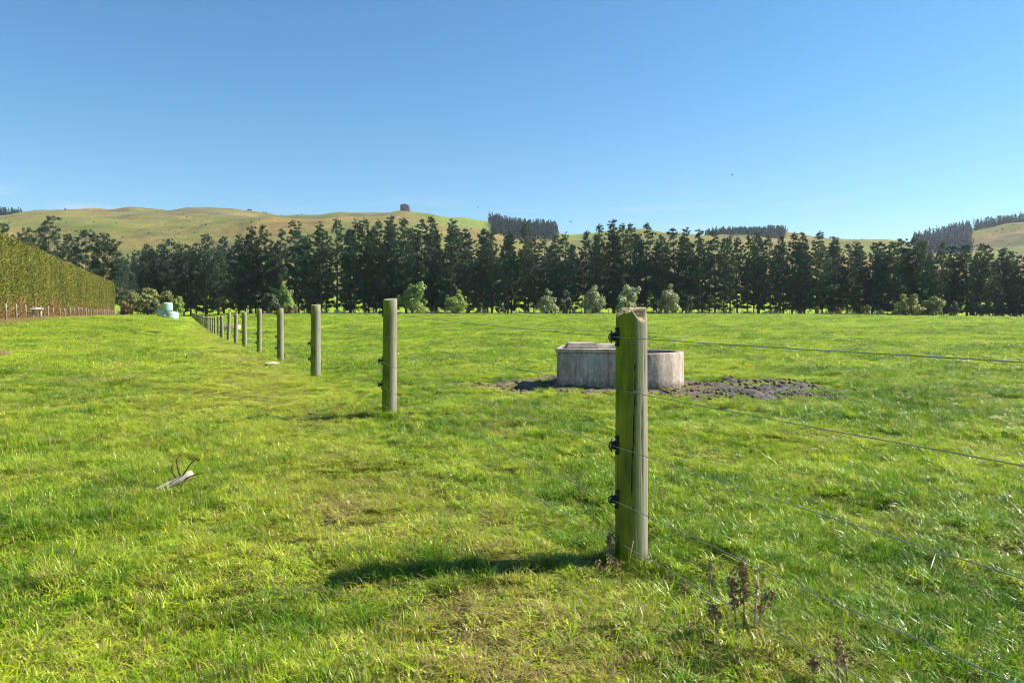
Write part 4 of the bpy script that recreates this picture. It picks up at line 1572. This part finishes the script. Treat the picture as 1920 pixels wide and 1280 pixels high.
def tuft(name, seed, blades, h, spread, width, lean, segs=3, clover=0, clusters=1, crad=.03):
    """a patch of curved blades in clusters, with a few clover leaves"""
    r = np.random.default_rng(seed)
    cc = np.sqrt(r.random((clusters, 1))) * spread if clusters > 1 else np.zeros((1, 1))
    ca = r.uniform(0, 6.283, (clusters, 1))
    cen = np.concatenate([np.cos(ca) * cc, np.sin(ca) * cc], 1)
    ch = r.uniform(.35, 1.0, clusters) ** 1.2 * 1.7
    which = r.integers(0, clusters, blades)
    loose = (r.random(blades) < .4) & (clusters > 1)
    a = r.uniform(0, 6.283, blades)
    rad = (crad if clusters > 1 else spread) * np.sqrt(r.random(blades))
    bx = cen[which, 0] + np.cos(a) * rad
    by = cen[which, 1] + np.sin(a) * rad
    la, lr_ = r.uniform(0, 6.283, blades), spread * np.sqrt(r.random(blades))
    bx = np.where(loose, np.cos(la) * lr_, bx); by = np.where(loose, np.sin(la) * lr_, by)
    d = np.where(r.random(blades) < .55, r.uniform(0, 6.283, blades), a + r.normal(size=blades) * .5)
    dirx = np.stack([np.cos(d), np.sin(d), np.zeros(blades)], 1)
    H = h * r.uniform(.4, 1.15, blades) * np.where(loose, .62, ch[which])
    ln = lean * r.uniform(.2, 1.6, blades)
    sd = np.stack([-np.sin(d), np.cos(d), r.uniform(-.35, .35, blades)], 1)
    w = width * r.uniform(.65, 1.3, blades)
    base = np.stack([bx, by, np.full(blades, -.008)], 1)
    rows = []
    up = np.array([0, 0, 1.0])
    for k in range(segs + 1):
        f = k / segs
        p = base + up * (H * (f - .30 * ln * f * f))[:, None] + dirx * (H * ln * f * f)[:, None]
        if k < segs:
            rows += [p + sd * (w * .5 * (1 - .5 * f))[:, None], p - sd * (w * .5 * (1 - .5 * f))[:, None]]
        else:
            rows.append(p)
    V = np.stack(rows, 1)
    m = V.shape[1]
    o = (np.arange(blades) * m)[:, None]
    T = []
    for k in range(segs - 1):
        q = 2 * k
        T += [o + np.array([[q, q + 1, q + 3]]), o + np.array([[q, q + 3, q + 2]])]
    q = 2 * (segs - 1)
    T.append(o + np.array([[q, q + 1, q + 2]]))
    T = np.concatenate(T)
    V = V.reshape(-1, 3)
    b = np.repeat(r.random(blades), m)
    if clover:
        CV, CT, cb_ = [], [], []
        for k in range(clover):
            c0 = cen[r.integers(0, clusters)]
            c = np.array([c0[0] + r.normal() * crad, c0[1] + r.normal() * crad, h * r.uniform(.25, .6)])
            t0 = r.uniform(0, 6.28)
            for j in range(3):
                t = t0 + j * 2.09
                dv = np.array([math.cos(t), math.sin(t), r.uniform(-.3, .4)]); pv = np.array([-math.sin(t), math.cos(t), 0])
                n0 = len(V) + len(CV); s_ = width * 2.6
                CV += [c, c + dv * s_ + pv * s_ * .55, c + dv * s_ * 1.3, c + dv * s_ - pv * s_ * .55]
                cb_ += [.4 + .3 * r.random()] * 4
                CT += [(n0, n0 + 1, n0 + 2), (n0, n0 + 2, n0 + 3)]
        V = np.concatenate([V, np.array(CV)]); T = np.concatenate([T, np.array(CT)]); b = np.concatenate([b, cb_])
    me = tri_mesh(name, V, T, MAT_GRASS)
    add_attr(me, 'brand', np.asarray(b, np.float32))
    ob = bpy.data.objects.new(name, me)
    PROTO_COL.objects.link(ob)


# names sort alphabetically: the instance index follows that order
for k in range(8):
    tuft(f'a_near_{k}', 500 + k, 400, .044, .125, .0031, .8 + .05 * k, 3, 0 if k < 4 else 22, 14, .026)
for k in range(3):
    tuft(f'b_tall_{k}', 520 + k, 60, .115, .055, .0040, .75, 4)
for k in range(5):
    tuft(f'c_mid_{k}', 540 + k, 420, .058, .26, .0066, .8, 2, 0, 22, .05)
for k in range(4):
    tuft(f'd_far_{k}', 560 + k, 520, .075, .85, .019, .9, 2, 0, 40, .13)
tuft('e_rosette_0', 580, 14, .05, .012, .024, 1.5, 3)
tuft('e_rosette_1', 581, 11, .065, .012, .018, 1.3, 3)
tuft('f_straw_0', 590, 5, .11, .05, .0028, 3.0, 3)
tuft('f_straw_1', 591, 4, .15, .05, .0026, 2.8, 3)
N_NEAR, N_TALL, N_MID, N_FAR, N_ROS, N_STRAW = (0, 8), (8, 11), (11, 16), (16, 20), (20, 22), (22, 24)

gr_ = np.random.default_rng(99)


def scatter(y0, y1, dens, margin):
    """uniform ground points inside the view wedge plus a margin"""
    wmax = (y1 * .74 + margin)
    n = int(dens * 2 * wmax * (y1 - y0))
    x = gr_.uniform(-wmax, wmax, n)
    y = gr_.uniform(y0, y1, n)
    k = np.abs(x) < y * .74 + margin
    return x[k], y[k]


PX, PY, PS, PI, PD, PT, PR = [], [], [], [], [], [], []


def sow(x, y, rngidx, smin, smax, thin=None, zscale=None):
    v = x - fence_x(y)
    ok = gr_.random(len(x)) > mud_mask(x, y) * 1.15
    ok &= ~((v < HV + .2) & (v > HV - 3.4) & (y > 25) & (y < 141))
    d = dryness(x, y)
    lush = fbm(x * .55, y * .55, 131, 3)
    patch = fbm(x * 2.1, y * 2.1, 133, 3)
    ok &= gr_.random(len(x)) < np.clip(.98 + .4 * patch, .72, 1)
    s = gr_.uniform(smin, smax, len(x)) * (1 + .42 * lush + .38 * patch)
    s *= 1 - .40 * np.exp(-((v + .85) / .8) ** 2)
    s *= 1 - .45 * np.exp(-(((x - .547) / .25) ** 2 + ((y - 3.2) / .25) ** 2))
    lane = sstep(.5, -1.5, v)
    tone = .47 + .12 * lane - .45 * lush - .22 * patch + .19 * gr_.normal(size=len(x)) + .36 * np.exp(-((v + .9) / .9) ** 2)
    dr = np.clip(.13 + .07 * lane + .9 * d + .10 * gr_.normal(size=len(x)) + .22 * sstep(.05, .5, -patch), 0, 1)
    for lst, a in ((PX, x), (PY, y), (PS, s), (PI, gr_.integers(rngidx[0], rngidx[1], len(x))), (PD, dr), (PT, np.clip(tone, 0, 1)), (PR, gr_.uniform(0, 6.283, len(x)))):
        lst.append(a[ok])


x, y = scatter(.9, 7.0, 112, 1.5); sow(x, y, N_NEAR, .75, 1.25)
x, y = scatter(7.0, 13, 62, 2); sow(x, y, N_NEAR, .8, 1.35)
x, y = scatter(13, 28, 16, 3); sow(x, y, N_MID, .8, 1.3)
x, y = scatter(28, 55, 8, 4); sow(x, y, N_MID, 1.0, 1.6)
x, y = scatter(55, 110, .9, 8); sow(x, y, N_FAR, .8, 1.2)
x, y = scatter(110, 178, .5, 10); sow(x, y, N_FAR, .9, 1.35)
# longer tufts in lush spots
x, y = scatter(.9, 14, 40, 1.3)
k = (fbm(x * .8, y * .8, 141, 3) + .3 * vnoise(x * 3, y * 3, 144)) > .2
sow(x[k], y[k], N_TALL, .5, .95)
x, y = scatter(14, 40, 6, 2)
k = fbm(x * .5, y * .5, 143, 3) > .3
sow(x[k], y[k], N_TALL, .6, 1.1)
# broad-leaved plants and lying dead stalks among the grass
x, y = scatter(.9, 12, 2.6, 1.3)
sow(x, y, N_ROS, .8, 1.3)
PD[-1][:] = 0; PT[-1][:] = np.clip(PT[-1] - .15, 0, 1)
x, y = scatter(.9, 9, 13, 1.3)
k = fbm(x * .9, y * .9, 171, 3) > -.05
sow(x[k], y[k], N_STRAW, .5, 1.0)
PD[-1][:] = 1.3
# rank clumps the photo shows one by one
for (px, py, rad, n) in ((1620, 742, .28, 60), (1210, 1050, .13, 26), (1160, 1062, .08, 14), (1320, 716, .25, 40), (730, 782, .10, 14), (592, 707, .10, 10), (800, 1075, .20, 40),
                         (1095, 1020, .09, 16), (1700, 730, .35, 46), (960, 712, .3, 30), (1010, 700, .25, 24), (1540, 738, .18, 26), (240, 980, .18, 30), (60, 985, .22, 40), (620, 1170, .18, 30)):
    q = ground_at(px, py)
    a, rd = gr_.uniform(0, 6.28, n), rad * np.sqrt(gr_.random(n))
    x, y = q.x + np.cos(a) * rd * 1.4, q.y + np.sin(a) * rd
    PX.append(x); PY.append(y); PS.append(gr_.uniform(.45, .95, n)); PI.append(gr_.integers(N_TALL[0], N_TALL[1], n))
    PD.append(np.clip(gr_.normal(size=n) * .06 + .06, 0, 1)); PT.append(np.clip(gr_.normal(size=n) * .12 + .25, 0, 1)); PR.append(gr_.uniform(0, 6.28, n))
# scattered tufts sprouting in the mud
x, y = gr_.uniform(-.8, 5, 260), gr_.uniform(9.1, 11.6, 260)
k = vnoise(x * 3, y * 3, 151) > .45
PX.append(x[k]); PY.append(y[k]); PS.append(gr_.uniform(.5, .9, k.sum())); PI.append(gr_.integers(0, 8, k.sum())); PD.append(np.full(k.sum(), .15)); PT.append(np.full(k.sum(), .5)); PR.append(gr_.uniform(0, 6, k.sum()))

gx_, gy_, gs_, gi_, gd_, gt_, grz = (np.concatenate(a) for a in (PX, PY, PS, PI, PD, PT, PR))
me = bpy.data.meshes.new('grass')
me.vertices.add(len(gx_))
me.vertices.foreach_set('co', np.stack([gx_, gy_, gz(gx_, gy_)], 1).astype(np.float32).ravel())
gw_ = gr_.uniform(.92, 1.3, len(gs_)) * np.where((gi_ >= N_TALL[0]) & (gi_ < N_TALL[1]), .75, 1.0)
stick = np.exp(-(((gx_ - STICK.x) / .22) ** 2 + ((gy_ - STICK.y) / .16) ** 2))
gs_ = gs_ * (1 - .6 * stick) * .88
add_attr(me, 'scl', np.stack([gw_, gw_, gs_], 1).astype(np.float32), 'FLOAT_VECTOR')
add_attr(me, 'idx', gi_.astype(np.int32), 'INT')
add_attr(me, 'dry', gd_.astype(np.float32))
add_attr(me, 'tone', gt_.astype(np.float32))
rot = np.stack([gr_.normal(size=len(grz)) * .12, gr_.normal(size=len(grz)) * .12, grz], 1).astype(np.float32)
add_attr(me, 'rot', rot, 'FLOAT_VECTOR')
grass = mobj('grass', me)
tag(grass, 'short grazed pasture grass with drier strips along the fence and hedge', 'grass', kind='stuff')
ng = bpy.data.node_groups.new('grass_scatter', 'GeometryNodeTree')
ng.interface.new_socket('Geometry', in_out='INPUT', socket_type='NodeSocketGeometry')
ng.interface.new_socket('Geometry', in_out='OUTPUT', socket_type='NodeSocketGeometry')
gi = ng.nodes.new('NodeGroupInput'); go = ng.nodes.new('NodeGroupOutput')
iop = ng.nodes.new('GeometryNodeInstanceOnPoints')
ci = ng.nodes.new('GeometryNodeCollectionInfo')
ci.inputs['Collection'].default_value = PROTO_COL
ci.inputs['Separate Children'].default_value = True
ci.inputs['Reset Children'].default_value = True
iop.inputs['Pick Instance'].default_value = True


def named(nm, typ):
    n = ng.nodes.new('GeometryNodeInputNamedAttribute')
    n.data_type = typ
    n.inputs['Name'].default_value = nm
    return n.outputs['Attribute']


ng.links.new(gi.outputs[0], iop.inputs['Points'])
ng.links.new(ci.outputs[0], iop.inputs['Instance'])
ng.links.new(named('idx', 'INT'), iop.inputs['Instance Index'])
ng.links.new(named('rot', 'FLOAT_VECTOR'), iop.inputs['Rotation'])
ng.links.new(named('scl', 'FLOAT_VECTOR'), iop.inputs['Scale'])
ng.links.new(iop.outputs[0], go.inputs[0])
grass.modifiers.new('scatter', 'NODES').node_group = ng
print('grass tufts', len(gx_))

# ------------------------------------------------------------------ the air
mb = MB()
mb.box((0, 1150, 130), (6100, 3900, 300))
hm, nt, out = new_mat('thin_air')
pv = nt.nodes.new('ShaderNodeVolumePrincipled')
pv.inputs['Color'].default_value = (.72, .84, 1.0, 1)
pv.inputs['Density'].default_value = 0.00007
pv.inputs['Anisotropy'].default_value = 0.2
nt.links.new(pv.outputs['Volume'], out.inputs['Volume'])
tag(mobj('haze', mb.mesh('haze', hm)), 'thin blue air between the camera and the hills', 'haze', kind='stuff')
